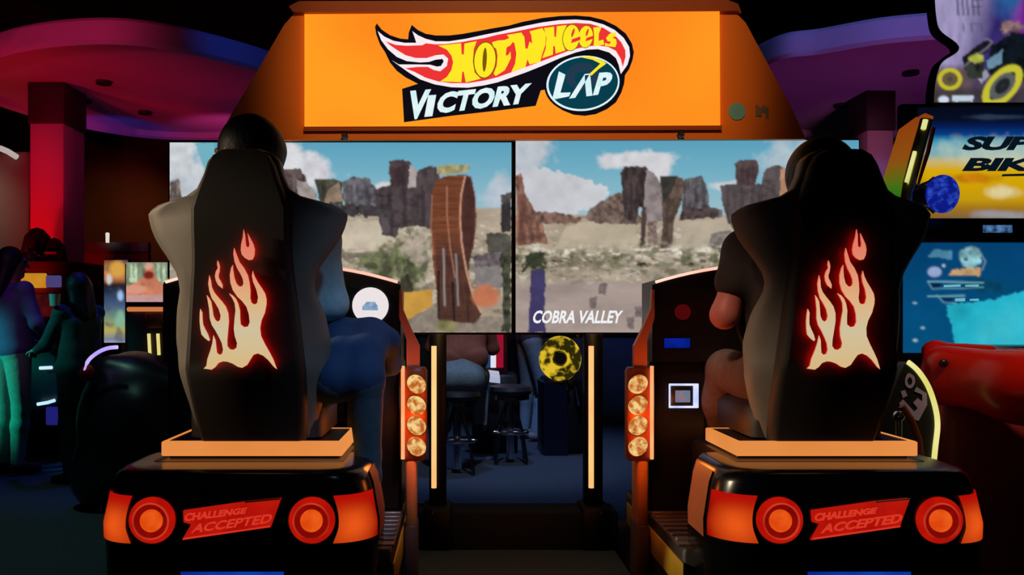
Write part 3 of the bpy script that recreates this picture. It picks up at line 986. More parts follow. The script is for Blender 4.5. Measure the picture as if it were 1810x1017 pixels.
put_text(tb, 'COBRA VALLEY', ((940, 572), (1097, 572), (1102, 549), (945, 549)), lambda x, z, t: W(x, z, DY - .0065 + t * .002), .03)
tb.build('screen_lettering', emi('white_letters', (240, 240, 242)), mon_right, 0)

# ---- frame below the screens
MB().box(-.95, 1.40, DY + .15, DY + .26, 1.12, 2.0, .01).build('rear_frame', BLACKM, disp)
for x in (-.085, .562):
    po = MB().box(x - .035, x + .035, 3.50, 3.60, .36, 1.079, .006).box(x - .06, x + .06, 3.44, 3.62, .2, .37, .012).build('light_post', BLACKM, disp)
    t = MB()
    t.tube([(x - .015, 3.492, .445), (x - .015, 3.492, 1.029)], .011, 10)
    t.build('light_tube', emi('warm_tube', (250, 180, 112), 1.1, (255, 204, 132), 4), po)
    MB().lathe([(.001, -.02), (.01, -.018), (.012, 0), (.001, 0)], (x + (.02 if x > .2 else -.02), 3.45, .36), 'z', 12).build('bolt', CHROME, po)
for x in (-.92, 1.37):
    MB().box(x - .05, x + .05, 3.66, 3.80, 0, 1.1, .008).build('rear_post', BLACKM, disp)
MB().box(-.20, .655, 3.46, 3.62, 0, .355, .015).build('cross_beam', pbr('navy_beam', (8, 10, 18), .7), disp)
MB().box(-.185, .64, 2.75, 3.46, .0, .2, .01).build('platform', pbr('grey_step', (58, 58, 52), .8, 0, .3, 25, .2), disp)

# ================================================================== racing cockpits
YB = [(.76, 2.44), (.85, 2.40), (.92, 2.365), (1.0, 2.325), (1.4, 2.285), (1.5, 2.285), (1.62, 2.30)]
WING = [(.80, .165), (.86, .182), (.92, .20), (.98, .215), (1.08, .222), (1.16, .210), (1.22, .188), (1.26, .188), (1.31, .218), (1.36, .255), (1.41, .276), (1.435, .278), (1.455, .254), (1.468, .205), (1.48, .155), (1.50, .125), (1.54, .107), (1.575, .098), (1.597, .08), (1.607, .05)]
SWEEP = [(.80, .05), (.9, .10), (1.05, .115), (1.16, .09), (1.25, .045), (1.36, .045), (1.43, .045), (1.48, .025), (1.6, .012)]
SHELL = [(.79, .150), (.9, .160), (1.0, .165), (1.15, .150), (1.3, .136), (1.44, .136), (1.48, .122), (1.52, .105), (1.56, .092), (1.585, .078), (1.600, .05)]
FL_U, FL_L = 0, 1017


def FP(l):
    return [(340 + u * .1278, 400 + (v + (1017 if t == 'L' else 0)) * .1278) for (u, v, t) in l]


U = lambda *p: [(a, b, 'U') for a, b in p]
D_ = lambda *p: [(a, b, 'L') for a, b in p]
FLAMES = [
    FP(U((767, 70), (755, 170), (730, 270), (722, 350), (735, 410), (775, 455), (830, 485), (880, 475), (905, 420), (912, 340), (895, 270), (860, 200), (820, 122), (830, 200), (842, 270), (835, 305), (815, 312), (795, 295), (790, 240), (785, 150))),
    FP(U((402, 488), (395, 540), (405, 590), (375, 640), (362, 700), (372, 760), (400, 820), (460, 870), (462, 820), (440, 770), (415, 730), (410, 690), (425, 640), (432, 570), (420, 520))),
    FP(D_((150, 128), (140, 190), (135, 300), (142, 400), (155, 480), (200, 530), (250, 570), (268, 555), (245, 480), (205, 400), (180, 340), (175, 260), (175, 180))),
    FP(D_((170, 950), (210, 910), (225, 820), (270, 700), (300, 600), (318, 490), (345, 560), (352, 650), (360, 730), (390, 760), (430, 745), (445, 690), (430, 600), (400, 530), (350, 430), (300, 350), (275, 260), (270, 130), (255, 20)) +
       U((242, 958), (275, 1000)) + D_((300, 30), (315, 130), (325, 220), (350, 280), (385, 305), (415, 280), (425, 220), (400, 130), (350, 40)) + U((310, 1000), (280, 900), (268, 800), (285, 688), (305, 760), (315, 850), (345, 920), (400, 990)) +
       D_((450, 30), (500, 100), (530, 190), (535, 300), (520, 430), (505, 560), (505, 640), (540, 685), (590, 690), (630, 660), (640, 600), (610, 500), (600, 400), (615, 250), (630, 150), (620, 50)) + U((590, 1000), (545, 933), (600, 965), (640, 1010)) +
       D_((670, 60), (690, 150), (690, 260), (695, 340), (740, 378), (795, 370), (820, 310), (810, 200), (780, 100), (720, 20)) + U((660, 980), (600, 890), (570, 790), (565, 680), (585, 590), (608, 548), (612, 620), (625, 720), (650, 800), (690, 842), (730, 838), (748, 800), (740, 740), (710, 670), (670, 600), (635, 510), (620, 400), (632, 318), (660, 400), (700, 510), (760, 590), (810, 690), (830, 790), (840, 900), (835, 1000)) +
       D_((850, 45), (890, 70), (928, 50)) + U((942, 985), (920, 880), (880, 780), (865, 700), (877, 628), (900, 700), (940, 780), (1000, 870), (1040, 940), (1055, 1010)) +
       D_((1055, 60), (1030, 180), (980, 290), (960, 390), (970, 500), (1020, 610), (1080, 720), (1130, 820), (1178, 958), (1140, 930), (1060, 830), (990, 770), (920, 740), (860, 760), (820, 820), (770, 900), (700, 940), (640, 925), (570, 880), (500, 855), (440, 850), (380, 870), (330, 930), (280, 965))),
]
FLAME_M = None
SHELLM = pbr('black_shell', (40, 35, 32), .6, 0, .1, 12, 0, .3)
VINYL = pbr('grey_vinyl', (104, 97, 88), .6, 0, .1, 20)
BODYM = pbr('black_gloss', (10, 10, 13), .22, 0, .1, 10)
TREAD = pbr('tread_plate_metal', (120, 112, 110), .4, .6)


def body_pt(u, z, off=0.0):
    """point on the rounded tail: u runs round the back, off = outwards"""
    fx = float(np.interp(z, (0, .45, .60, .70, .745), (.96, .99, 1.0, .95, .90)))
    y0 = float(np.interp(z, (0, .45, .60, .745), (2.23, 2.205, 2.20, 2.215)))
    a, r = .25, .12
    s = 1 if u >= 0 else -1
    q = abs(u)
    if q <= a:
        return (s * q * fx, y0 - off, z)
    th = min((q - a) / r, PI / 2)
    ex = max(0, (q - a) - r * PI / 2)
    return (s * (a + (r + off) * math.sin(th)) * fx, y0 + r - (r + off) * math.cos(th) + ex, z)


def cockpit(cx, m, label, bright):
    root = thing('racing_cockpit', (cx, 2.6, 0), label, 'racing seat', 'twin racing cockpits')
    X = lambda lx: cx + lx * m                     # lx > 0 towards the middle of the machine
    B = lambda u, z, off=0.0: tuple(np.array(body_pt(u, z, off)) + np.array((cx, 0, 0)))
    # --- tail body
    b = MB()
    us = [-.60] + list(np.linspace(-.4385, -.25, 9)) + list(np.linspace(-.22, .22, 7)) + list(np.linspace(.25, .4385, 9)) + [.60]
    rings = []
    for z in (0.01, .2, .40, .47, .50, .53, .57, .60, .64, .68, .71, .73):
        rings.append([B(u, z) for u in us])
    rings.append([tuple(np.array(B(u, .742)) * np.array((1, 1, 1)) + np.array((-(B(u, .742)[0] - cx) * .03, .012, 0))) for u in us])
    rings.append([tuple(np.array(B(u, .745)) + np.array((-(B(u, .745)[0] - cx) * .08, .035, 0))) for u in us])
    b.loft(rings)
    body = b.build('rear_body', BODYM, root, 50)
    MB().box(cx - .27, cx + .27, 2.36, 2.80, .40, .746, .01).build('seat_pedestal', BLACKP, root)
    # --- tail lights
    for s in (-1, 1):
        R = Ras(0, 0, 40, 30, 2.0)
        R.put(np.ones(R.X.shape), (150, 10, 4))
        gx, gy = R.X / 40, R.Y / 30
        R.put(np.clip(1.15 - np.hypot((gx - .32) / .60, (gy - .36) / .60), 0, 1), (238, 88, 24))
        R.put(np.clip((gy - .62) / .3, 0, 1), (182, 14, 6))
        def lens(x, y):
            u, q = .272 + x / 40 * .135, y / 30
            z = .562 + .122 * q
            u += .012 * math.sin(q * PI) * (1 - x / 40) - .010 * (1 - q) * (1 - x / 40)
            return B(s * u, z, .004)
        R.mesh('tail_lens', picture('lens_picture', .95), lens, root)
    for s in (-1, 1):
        c = (cx + s * .207, 2.2, .622)
        k = MB().lathe([(.060, .004), (.060, -.004), (.056, -.010), (.047, -.013)], c, 'y', 40, False)
        k.cur = 1
        k.lathe([(.047, -.013), (.044, -.006), (.030, -.004), (.001, -.004)], c, 'y', 40, False)
        tl = k.build('tail_lamp', [emi('lamp_red', (186, 20, 6), 1, (168, 12, 4), 20), emi('lamp_dark_red', (122, 6, 3), 1, (140, 10, 4), 24)], root, 60)
        MB().lathe([(.048, -.0125), (.0475, -.0165), (.044, -.0165), (.0435, -.0125)], c, 'y', 40, False).build('lamp_ring', emi('ring_red', (214, 62, 38), .9, (160, 20, 10), 10), tl, 60)
        MB().lathe([(.029, -.003), (.029, -.010), (.023, -.017), (.012, -.020), (.001, -.0205)], c, 'y', 32).build('lamp_core', emi('core_amber', (226, 72, 14), .95, (240, 96, 26), 24), tl, 60)
    # --- slanted badge with lettering
    E = lambda x, z, t: (cx + (300 + x * .21 - 810) / 681.8 + .587, body_pt(0, .62)[1] - .010 + t * .012, CH - (860 + z * .21 - 560) / 681.8)
    k = MB()
    k.poly([(118, 202), (640, 128), (935, 100), (850, 340), (108, 448), (185, 315), (122, 298)], [], E)
    em = k.build('badge', emi('badge_red', (166, 14, 6), 1, (184, 22, 10), 14), root, 0)
    k = MB()
    E2 = lambda x, z, t: (E(x, z, 0)[0], E(x, z, 0)[1] - .004 + t * .004, E(x, z, 0)[2])
    put_text(k, 'CHALLENGE', ((130, 290), (640, 222), (660, 172), (140, 222)), E2, .03)
    put_text(k, 'ACCEPTED', ((185, 388), (850, 300), (880, 222), (215, 312)), E2, .02)
    k.poly([(120, 440), (848, 334), (852, 325), (126, 428)], [], E2)
    k.build('badge_lettering', emi('badge_letters', (216, 54, 36), 1), em, 0)
    k = MB().poly([(640, 122), (935, 94), (933, 104), (640, 132)], [], E2)
    k.build('badge_glare', pbr('painted_glare', (200, 190, 150), .3), em, 0)  # white glare on the badge, painted as a pale strip
    MB().loft([[B(u, z, .004) for u in np.linspace(-.135, .135, 7)] for z in (.40, .45, .488)], cap=False, closed=False).build('light_bar', emi('blue_bar', (6, 40, 150), .9, (10, 66, 190), 6), root, 0)
    # --- lit orange tray under the seat
    tr = MB()
    def ringt(z, i): return [(cx - .253 + i, 2.40 + i, z), (cx + .259 - i, 2.40 + i, z), (cx + .259 - i, 2.70 - i, z), (cx - .253 + i, 2.70 - i, z)]
    tr.loft([ringt(.755, .003), ringt(.758, 0), ringt(.794, 0), ringt(.797, .003), ringt(.797, .012), ringt(.785, .014)])
    tr.build('lit_tray', emi('orange_tray', (224, 134, 62), .95, (240, 150, 78), 3), root, 30)
    MB().box(cx - .24, cx + .245, 2.43, 2.688, .745, .7955, 0).build('tray_floor', BLACKP, root)
    # --- seat
    def yb(z): return interp(YB, z)
    w_ = MB()
    rings = []
    for z in np.concatenate([np.linspace(.80, 1.42, 26), [1.435, 1.447, 1.458, 1.468, 1.48, 1.50, 1.52, 1.54, 1.56, 1.575, 1.59, 1.6, 1.607]]):
        w, sw = interp(WING, z), interp(SWEEP, z)
        xs = np.linspace(-1, 1, 25)
        def by(x):
            q = max(0, abs(x) - .11)
            return yb(z) + .012 + sw * min(1.6, q / .13) ** 1.15
        ring = [(cx + x * w, by(x * w) + (.012 if abs(x) > .97 else 0), z) for x in xs]
        th = .05 if z < 1.47 else .08
        ring += [(cx + x * w * .985, by(x * w) + th - .02 * abs(x) + .025 * (1 - x * x), z) for x in xs[::-1]]
        rings.append(ring)
    w_.loft(rings)
    seat = w_.build('racing_seat', VINYL, root, 60)
    s_ = MB()
    rings = []
    for z in np.concatenate([np.linspace(.79, 1.44, 22), [1.48, 1.52, 1.56, 1.585, 1.6]]):
        w = interp(SHELL, z)
        prof = [(-1, .03), (-1, .012), (-.985, .002), (-.95, -.012), (-.88, -.020), (.88, -.020), (.95, -.012), (.985, .002), (1, .012), (1, .03)]
        rings.append([(cx + a * w, yb(z) + d, z) for a, d in prof])
    s_.loft(rings)
    s_.build('back_shell', SHELLM, seat, 35)
    MB().loft([[(cx + x * .19, y, z) for x, y in ((-1, 2.47), (-.9, 2.45), (.9, 2.45), (1, 2.47), (1, 2.78), (.8, 2.82), (-.8, 2.82), (-1, 2.78))] for z in (.80, .83, .88)] +
              [[(cx + x * .17, y, .90) for x, y in ((-1, 2.49), (-.9, 2.47), (.9, 2.47), (1, 2.49), (1, 2.76), (.8, 2.80), (-.8, 2.80), (-1, 2.76))]]).build('seat_cushion', pbr('charcoal_vinyl', (34, 32, 32), .6), seat, 50)
    global FLAME_M
    if FLAME_M is None:
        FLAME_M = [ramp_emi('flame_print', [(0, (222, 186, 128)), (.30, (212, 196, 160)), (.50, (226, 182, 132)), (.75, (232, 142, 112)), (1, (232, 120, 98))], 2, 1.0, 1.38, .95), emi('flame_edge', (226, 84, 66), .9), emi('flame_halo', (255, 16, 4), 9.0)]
    k = MB()
    def ff(x, z, t):
        zz = CH - (z - 560) / 652.0
        return (cx + (x - 427) / 652.0, yb(zz) - .037 + t * .005, zz)
    fl0 = 0
    for pl in FLAMES:
        k.cur = 0
        k.poly(pl, [], ff, side=1)
        nq = len(k.f) - len(pl)
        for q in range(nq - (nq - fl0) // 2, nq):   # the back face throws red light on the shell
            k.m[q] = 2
        fl0 = len(k.f)
    k.build('flame_emblem', FLAME_M, seat, 0)
    # --- foot deck
    MB().box(cx - .40, cx + .40, 2.42, 3.25, .16, .485, .012).build('foot_deck', pbr('deck_black', (26, 24, 24), .5), root)
    k = MB()
    for i in range(9):
        y = 2.50 + i * .055
        k.box(X(.26), X(.398), y, y + .022, .485, .497, .004)
    k.box(X(.25), X(.40), 2.46, 3.0, .482, .489)
    k.build('tread_plate', TREAD, root)
    MB().box(X(.400), X(.406), 2.40, 3.2, .37, .45, .002).build('yellow_strip', pbr('yellow_strip_paint', (170, 140, 30), .5), root)
    # --- dashboard
    k = MB()
    def dtop(l): return 1.328 - .40 * l * l
    rings = []
    for l in np.linspace(-.395, .395, 17):
        rings.append([(X(l), 2.82, 1.00), (X(l), 2.82, dtop(l) - .01), (X(l), 2.83, dtop(l)), (X(l), 2.98, dtop(l)), (X(l), 2.98, 1.00)])
    k.loft(rings)
    k.box(X(.20), X(.395), 2.86, 3.08, .485, 1.0, .012)
    k.box(X(-.20), X(-.395), 2.86, 3.08, .485, 1.0, .012)
    dash = k.build('dashboard', pbr('dash_black', (20, 17, 17), .4), root, 35)
    MB().tube([(X(l), 2.816, dtop(l) - .004) for l in np.linspace(-.385, .385, 21)], .0048, 8).build('light_tube', emi('dash_tube', (255, 150, 130), 1.5, (255, 190, 170), 5), dash)
    bt = (X(.295), 2.817, 1.187 if m > 0 else 1.165)
    if m > 0:
        k = MB().lathe([(.060, .004), (.060, -.006), (.055, -.010), (.001, -.011)], bt, 'y', 40)
        k.cur = 1
        k.box(bt[0] - .026, bt[0] + .026, bt[1] - .0128, bt[1] - .011, bt[2] - .016, bt[2] - .004, .003)
        k.poly([(bt[0] - .026, bt[2] - .004), (bt[0] + .026, bt[2] - .004), (bt[0] + .016, bt[2] + .012), (bt[0] - .012, bt[2] + .012)], [], lambda x, z, t: (x, bt[1] - .0128 + t * .002, z))
        k.build('round_button', [emi('button_white', (236, 226, 228)), emi('button_mark', (112, 140, 176), 1, (150, 180, 205), 60)], dash, 30)
    else:
        MB().lathe([(.026, .004), (.026, -.006), (.02, -.010), (.001, -.011)], bt, 'y', 32).build('round_button', emi('button_red', (74, 6, 8), 1), dash, 30)
    MB().box(X(.27), X(.355), 2.812, 2.83, 1.046, 1.078, .004).build('blue_display', emi('dash_blue', (10, 34, 150), .9, (4, 20, 100), 20), dash)
    c = (X(.283), 2.86, .884)
    rd = MB().box(c[0] - .051, c[0] + .051, 2.85, 2.862, c[2] - .042, c[2] + .042, .006)
    ro = rd.build('card_reader', BLACKP, dash)
    k = MB()
    for (x0, x1, z0, z1) in ((-.05, .05, .034, .041), (-.05, .05, -.041, -.034), (-.05, -.044, -.041, .041), (.032, .05, -.041, .041)):
        k.box(c[0] + x0, c[0] + x1, 2.846, 2.852, c[2] + z0, c[2] + z1, .002)
    k.build('reader_frame', emi('reader_white', (176, 190, 244), 1.2, (225, 225, 250), 12), ro)
    MB().box(c[0] - .028, c[0] + .022, 2.846, 2.852, c[2] - .022, c[2] + .018, .002).build('reader_screen', emi('reader_display', (96, 118, 140), 1, (150, 110, 120), 50), ro)
    # --- steering wheel
    sc = Vector((cx, 2.70, 1.13))
    k = MB().tube([sc + Vector((.145 * math.cos(a), .05 * math.sin(a), .14 * math.sin(a))) for a in [2 * PI * i / 28 for i in range(28)]], .014, 8, True)
    k.tube([sc + Vector((-.14, 0, 0)), sc + Vector((.14, 0, 0))], .012)
    k.tube([sc, sc + Vector((0, .12, -.03))], .03)
    k.build('steering_wheel', BLACKP, root)
    # --- headlight column on the inner side
    hx = lambda px: X((px - 728) / 536.0 + .4455)
    Y0 = 2.79
    k = MB().box(hx(699), hx(748), Y0, Y0 + .06, .674, .982, .012)
    k.box(hx(714), hx(726), Y0 + .02, Y0 + .05, .58, .675, .004)
    hc = k.build('headlight_column', pbr('amber_plate', (150, 70, 24), .4), root)
    MB().tube([(hx(706), Y0 - .006, .682), (hx(706), Y0 - .006, .988)], .0062, 8).build('light_tube', emi('column_tube', (255, 150, 96), 1.25, (255, 176, 120), 8), hc)
    for i, z in enumerate((.928, .859, .792, .723)):
        a = hx(730)
        n = 28
        k = MB()
        rings = []
        for r, d in ((.031, .004), (.031, -.008), (.027, -.013), (.017, -.018), (.001, -.019)):
            rings.append([(a + r * math.cos(t) * .98 + m * .006 * math.sin(t) * r / .033 * -1, Y0 + d, z + r * math.sin(t)) for t in [2 * PI * q / n for q in range(n)]])
        k.loft(rings)
        k.build('headlight', emi('headlight_lens', (190, 98, 36), 1.0, (246, 208, 132), 46, 2.0, (.4, .62)), hc, 60)
    zz = lambda py: CH - (py - 560) / 536.0
    MB().poly([(735, 662), (735, 612), (722, 586), (705, 546), (703, 512), (699, 512), (699, 562), (712, 602), (712, 662)], [], lambda x, z, t: (hx(x), Y0 + .012 + t * .03, zz(z))).build('bracket', pbr('salmon_bracket', (226, 138, 108), .45), hc, 20)
    MB().box(hx(711), hx(729), Y0 + .005, Y0 + .11, .46, .675, .006).build('post', pbr('amber_post', (214, 140, 80), .5), hc)
    MB().box(hx(709), hx(731), Y0 + .0, Y0 + .12, .2, .461, .006).build('post_foot', pbr('grey_post', (70, 62, 60), .5), hc)
    lamp('POINT', 'column_glow', (hx(735), Y0 - .10, .82), (0, 0, 0), 1.7, (255, 120, 40), radius=.05)
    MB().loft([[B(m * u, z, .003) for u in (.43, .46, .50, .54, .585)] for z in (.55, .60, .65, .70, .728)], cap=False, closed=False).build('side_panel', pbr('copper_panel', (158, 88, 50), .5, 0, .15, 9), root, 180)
    return root


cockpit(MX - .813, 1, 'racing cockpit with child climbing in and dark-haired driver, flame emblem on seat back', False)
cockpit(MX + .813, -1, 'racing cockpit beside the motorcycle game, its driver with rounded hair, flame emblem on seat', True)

# ================================================================== players
person((MX - .813, 2.575, 0), 0, 1.0, dict(pelvis=(0, 0, .985), waist=(0, -.015, 1.11), chest=(-.005, -.02, 1.30), neck=(-.012, -.035, 1.45), head=(-.03, -.10, 1.605), face=(-1, .6, .02),
       shR=(.165, .0, 1.385), shL=(-.17, 0, 1.385), elR=(.196, .03, 1.19), elL=(-.20, .07, 1.18), wrR=(.135, .115, 1.24), wrL=(-.13, .12, 1.22), hipR=(.085, .02, .965), hipL=(-.085, .02, .965), knR=(.10, .36, .95), knL=(-.10, .36, .95),
       anR=(.09, .50, .58), anL=(-.09, .50, .58), toR=(.095, .60, .53), toL=(-.095, .60, .53)),
       'person with short dark hair driving in the seat nearer the child', (172, 124, 106), (150, 188, 200), (40, 46, 60), (12, 10, 9), sleeve='long')
person((MX + .813, 2.575, 0), 0, 1.0, dict(pelvis=(0, 0, .965), waist=(0, -.01, 1.09), chest=(0, -.02, 1.27), neck=(-.01, -.04, 1.40), head=(.018, -.09, 1.535), face=(.1, 1, .0),
       shR=(.165, 0, 1.35), shL=(-.17, 0, 1.35), elR=(.215, .05, 1.15), elL=(-.232, .0, 1.155), wrR=(.13, .13, 1.2), wrL=(-.16, .105, 1.2), hipR=(.085, .02, .95), hipL=(-.095, .02, .95), knR=(.11, .36, .94), knL=(-.155, .22, .975),
       anR=(.09, .50, .58), anL=(-.14, .47, .60), toR=(.095, .60, .53), toL=(-.14, .58, .53)),
       'person with rounded dark hair and bare elbow driving beside the motorcycle game', (206, 122, 104), (44, 38, 36), (96, 76, 68), (13, 11, 10), sleeve='short', hairgrow=1.04)
person((-.315, 2.46, .49), 0, .6, dict(pelvis=(0, 0, .80), waist=(0, .10, .91), chest=(0, .27, .985), neck=(0, .38, .985), head=(0, .47, .94), face=(0, .6, -.8),
       shR=(.16, .30, .975), shL=(-.16, .30, .975), elR=(.17, .42, .84), elL=(-.17, .42, .84), wrR=(.10, .50, .80), wrL=(-.10, .50, .80), hipR=(.075, 0, .77), hipL=(-.085, 0, .77), knR=(.085, .05, .42), knL=(-.2, .24, .68),
       anR=(.085, .0, .085), anL=(-.20, .04, .60), toR=(.10, .13, .03), toL=(-.22, .17, .565)),
       'child in navy top and jeans bending over dashboard, one foot on lit tray', (180, 130, 110), (16, 52, 92), (50, 78, 92), (30, 22, 18), sleeve='long', fat=1.0)

# ================================================================== round canopies on columns
CANOPY = pbr('canopy_paint', (190, 170, 185), .7, 0, .12, 3)
COLP = pbr('column_paint', (190, 150, 160), .7, 0, .1, 4)


def canopy(pts, z, col, label):
    ax = sum(p[0] for p in pts) / len(pts)
    ay = sum(p[1] for p in pts) / len(pts)
    root = thing('round_canopy', (ax, ay, 0), label, 'canopy', 'round canopies over the arcade')
    o = smooth_loop(pts, 8)
    ins = lambda f: [(ax + (x - ax) * f, ay + (y - ay) * f) for x, y in o]
    k = MB()
    rings = []
    for f, h in ((.02, .06), (.5, .06), (.94, .06), (.955, .0), (.985, -.02), (1.0, .01), (1.0, .16), (.985, .19), (.5, .22), (.02, .22)):
        rings.append([(x, y, z + h) for x, y in ins(f)])
    k.loft(rings)
    k.build('canopy_disc', CANOPY, root, 40)
    x0, x1, y0, y1 = col
    co = MB().box(x0, x1, y0, y1, 0, z - .32, .01).build('column', COLP, root)
    MB().box(x0 - .015, x1 + .015, y0 - .015, y1 + .015, z - .33, z + .06, .01).build('shaded_column_top', pbr('column_top_shade', (46, 26, 24), .7), root)  # column top in shadow, its darkness put into this block's colour
    for a, b in ((.5, .3), (.62, 1.9), (.55, 4.2)):
        MB().lathe([(.001, .055), (.07, .055), (.07, .03), (.001, .03)], (ax + a * (pts[0][0] - ax) * math.cos(b) - .4, ay + a * 1.1 * math.sin(b), z), 'z', 20).build('downlight', pbr('dark_downlight', (30, 18, 24), .6), root)
    return root


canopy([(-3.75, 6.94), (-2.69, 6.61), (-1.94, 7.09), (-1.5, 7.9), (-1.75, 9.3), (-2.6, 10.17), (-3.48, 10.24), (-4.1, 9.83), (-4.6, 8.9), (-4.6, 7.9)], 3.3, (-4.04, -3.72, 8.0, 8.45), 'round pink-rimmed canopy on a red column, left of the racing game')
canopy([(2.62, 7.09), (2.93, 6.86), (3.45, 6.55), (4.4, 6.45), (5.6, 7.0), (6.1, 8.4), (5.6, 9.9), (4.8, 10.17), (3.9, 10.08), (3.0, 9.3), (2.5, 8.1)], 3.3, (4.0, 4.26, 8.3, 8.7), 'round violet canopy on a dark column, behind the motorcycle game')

# ================================================================== motorcycle game on the right
MY = 3.95
bike = thing('motorcycle_game', (2.75, 4.1, 0), 'motorcycle arcade game with yellow and blue marquee, cyan screen and red bike', 'arcade game')
DARKB = pbr('dark_cabinet', (14, 15, 20), .5)
MB().box(2.46, 3.40, MY + .08, MY + .7, 0, 2.16, .02).box(2.10, 3.35, MY + .075, MY + .12, 0, 2.16, .01).build('cabinet', DARKB, bike)
# screen
R = Ras(1596, 424, 1990, 624, 2.0)
R.put(np.ones(R.X.shape), (4, 62, 108), .12, 60)
R.put(np.clip((R.Y - 430) / 190, 0, 1) * .5, (6, 92, 136), .1, 40)
R.put(R.inside([(1690, 536), (1760, 530), (1830, 506), (1990, 490), (1990, 624), (1690, 624), (1684, 580), (1672, 540)], 4), (34, 168, 190), .2, 50)
R.blob(1770, 580, 50, 34, (70, 190, 205), .8, .1, .5)
R.blob(1740, 505, 40, 12, (8, 66, 92), .5, .3, .8)
R.poly([(1640, 454), (1652, 441), (1682, 444), (1684, 458)], (70, 128, 156), .2)
R.blob(1715, 455, 20, 18, (128, 178, 186), .2, .5, 1, .2, 8)
R.blob(1707, 459, 4, 3, (30, 70, 90), .5)
R.line([(1735, 452), (1742, 462), (1736, 478)], 2, (110, 150, 160))
R.poly([(1684, 476), (1734, 474), (1732, 487), (1676, 487)], (196, 160, 112), .3)
R.blob(1652, 481, 12, 9, (150, 166, 206), .2, .1, 1, .1)
R.blob(1668, 470, 4, 3, (170, 200, 215), .3)
R.line([(1640, 498), (1648, 511), (1690, 510), (1738, 508)], 1.6, (96, 156, 172))
R.line([(1640, 498), (1738, 500)], 2.0, (120, 180, 190))
R.poly([(1645, 501), (1664, 501), (1660, 509), (1648, 509)], (4, 34, 70), 0)
R.line([(1656, 522), (1668, 535), (1690, 536)], 1.6, (96, 156, 172))
R.line([(1640, 524), (1705, 523)], 2.0, (120, 180, 190))
R.poly([(1662, 525), (1684, 525), (1682, 533), (1668, 533)], (4, 44, 84), 0)
for x, y in ((1617, 536), (1631, 580), (1618, 602)):
    R.blob(x, y, 4, 2, (150, 190, 200), .4)
R.mesh('screen', picture('display_picture'), lambda x, y: W(x, y, MY), bike)
k = MB()
for s_, x0, x1, y0, y1 in (('SELECT', 1668, 1700, 508, 501), ('BIKE', 1706, 1730, 508, 502), ('TAP', 1686, 1708, 534, 526), ('OK', 1716, 1728, 534, 528)):
    pass
k.poly([(1668, 504), (1698, 503), (1698, 507), (1668, 508)], [], lambda x, z, t: W(x, z, MY - .004 + t * .003))
k.poly([(1706, 504), (1730, 503), (1730, 507), (1706, 507)], [], lambda x, z, t: W(x, z, MY - .004 + t * .003))
k.poly([(1688, 528), (1706, 527), (1706, 533), (1688, 533)], [], lambda x, z, t: W(x, z, MY - .004 + t * .003))
k.poly([(1714, 529), (1730, 528), (1730, 532), (1714, 532)], [], lambda x, z, t: W(x, z, MY - .004 + t * .003))
k.build('menu_marks', emi('menu_cyan', (110, 180, 192)), bike, 0)
a, b = W(1566, 386, MY - .05), W(1992, 428, MY - .05)
be = MB().box(a[0], b[0], MY - .05, MY + .09, b[2], a[2], .01).build('black_band', BLACKP, bike)
a, b = W(1738, 398, MY - .056), W(1790, 416, MY - .056)
k = MB().box(a[0], b[0], MY - .057, MY - .05, b[2] + .012, a[2], .003)
k.build('small_plate', emi('plate_blue', (84, 128, 178), .95, (14, 44, 84), 40), be)
MB().box(a[0], b[0], MY - .057, MY - .05, b[2], b[2] + .011, .002).build('red_strip', pbr('red_strip_paint', (110, 30, 40), .4), be)
# marquee
R = Ras(1622, 190, 1990, 386, 2.0).vgrad([(190, (5, 10, 26)), (212, (6, 14, 36)), (224, (6, 28, 84)), (238, (8, 60, 130)), (250, (52, 150, 182)), (272, (96, 166, 180)), (284, (196, 178, 120)), (300, (214, 168, 10)), (330, (206, 160, 6)), (352, (196, 152, 14)), (368, (160, 116, 24)), (386, (120, 96, 60))])
R.put(np.clip((fbm(R.X * .35, R.Y, 40, 3) - .52) * 5, 0, 1) * np.clip((R.Y - 300) / 30, 0, 1) * .5, (150, 92, 4))
R.blob(1775, 340, 26, 9, (222, 206, 150), .9, .1)
R.blob(1715, 315, 40, 8, (190, 120, 10), .8, .2)
R.blob(1790, 268, 120, 22, (200, 206, 180), .8, .1, .6)
R.blob(1770, 380, 40, 8, (150, 146, 150), .7)
R.blob(1760, 207, 60, 4, (40, 56, 80), .7)
R.put(np.clip((1640 - R.X) / 18, 0, 1) * np.clip((R.Y - 300) / 30, 0, 1) * .6, (90, 70, 8))
R.mesh('marquee', picture('display_picture'), lambda x, y: W(x, y, MY + .02), bike)
MBq = MB()
LY = MY + .015
put_text(MBq, 'SUPER', ((1698, 266), (1892, 266), (1908, 241), (1714, 241)), lambda x, z, t: W(x, z, LY - t * .004 + .004), .05, .95)
put_text(MBq, 'BIKES', ((1700, 303), (1888, 303), (1904, 279), (1716, 279)), lambda x, z, t: W(x, z, LY - t * .004 + .004), .05, .95)
MBq.poly([(1772, 308), (1890, 305), (1890, 310), (1770, 312)], [], lambda x, z, t: W(x, z, LY + t * .003))
MBq.build('marquee_lettering', emi('letter_ink', (6, 20, 32)), bike, 0)
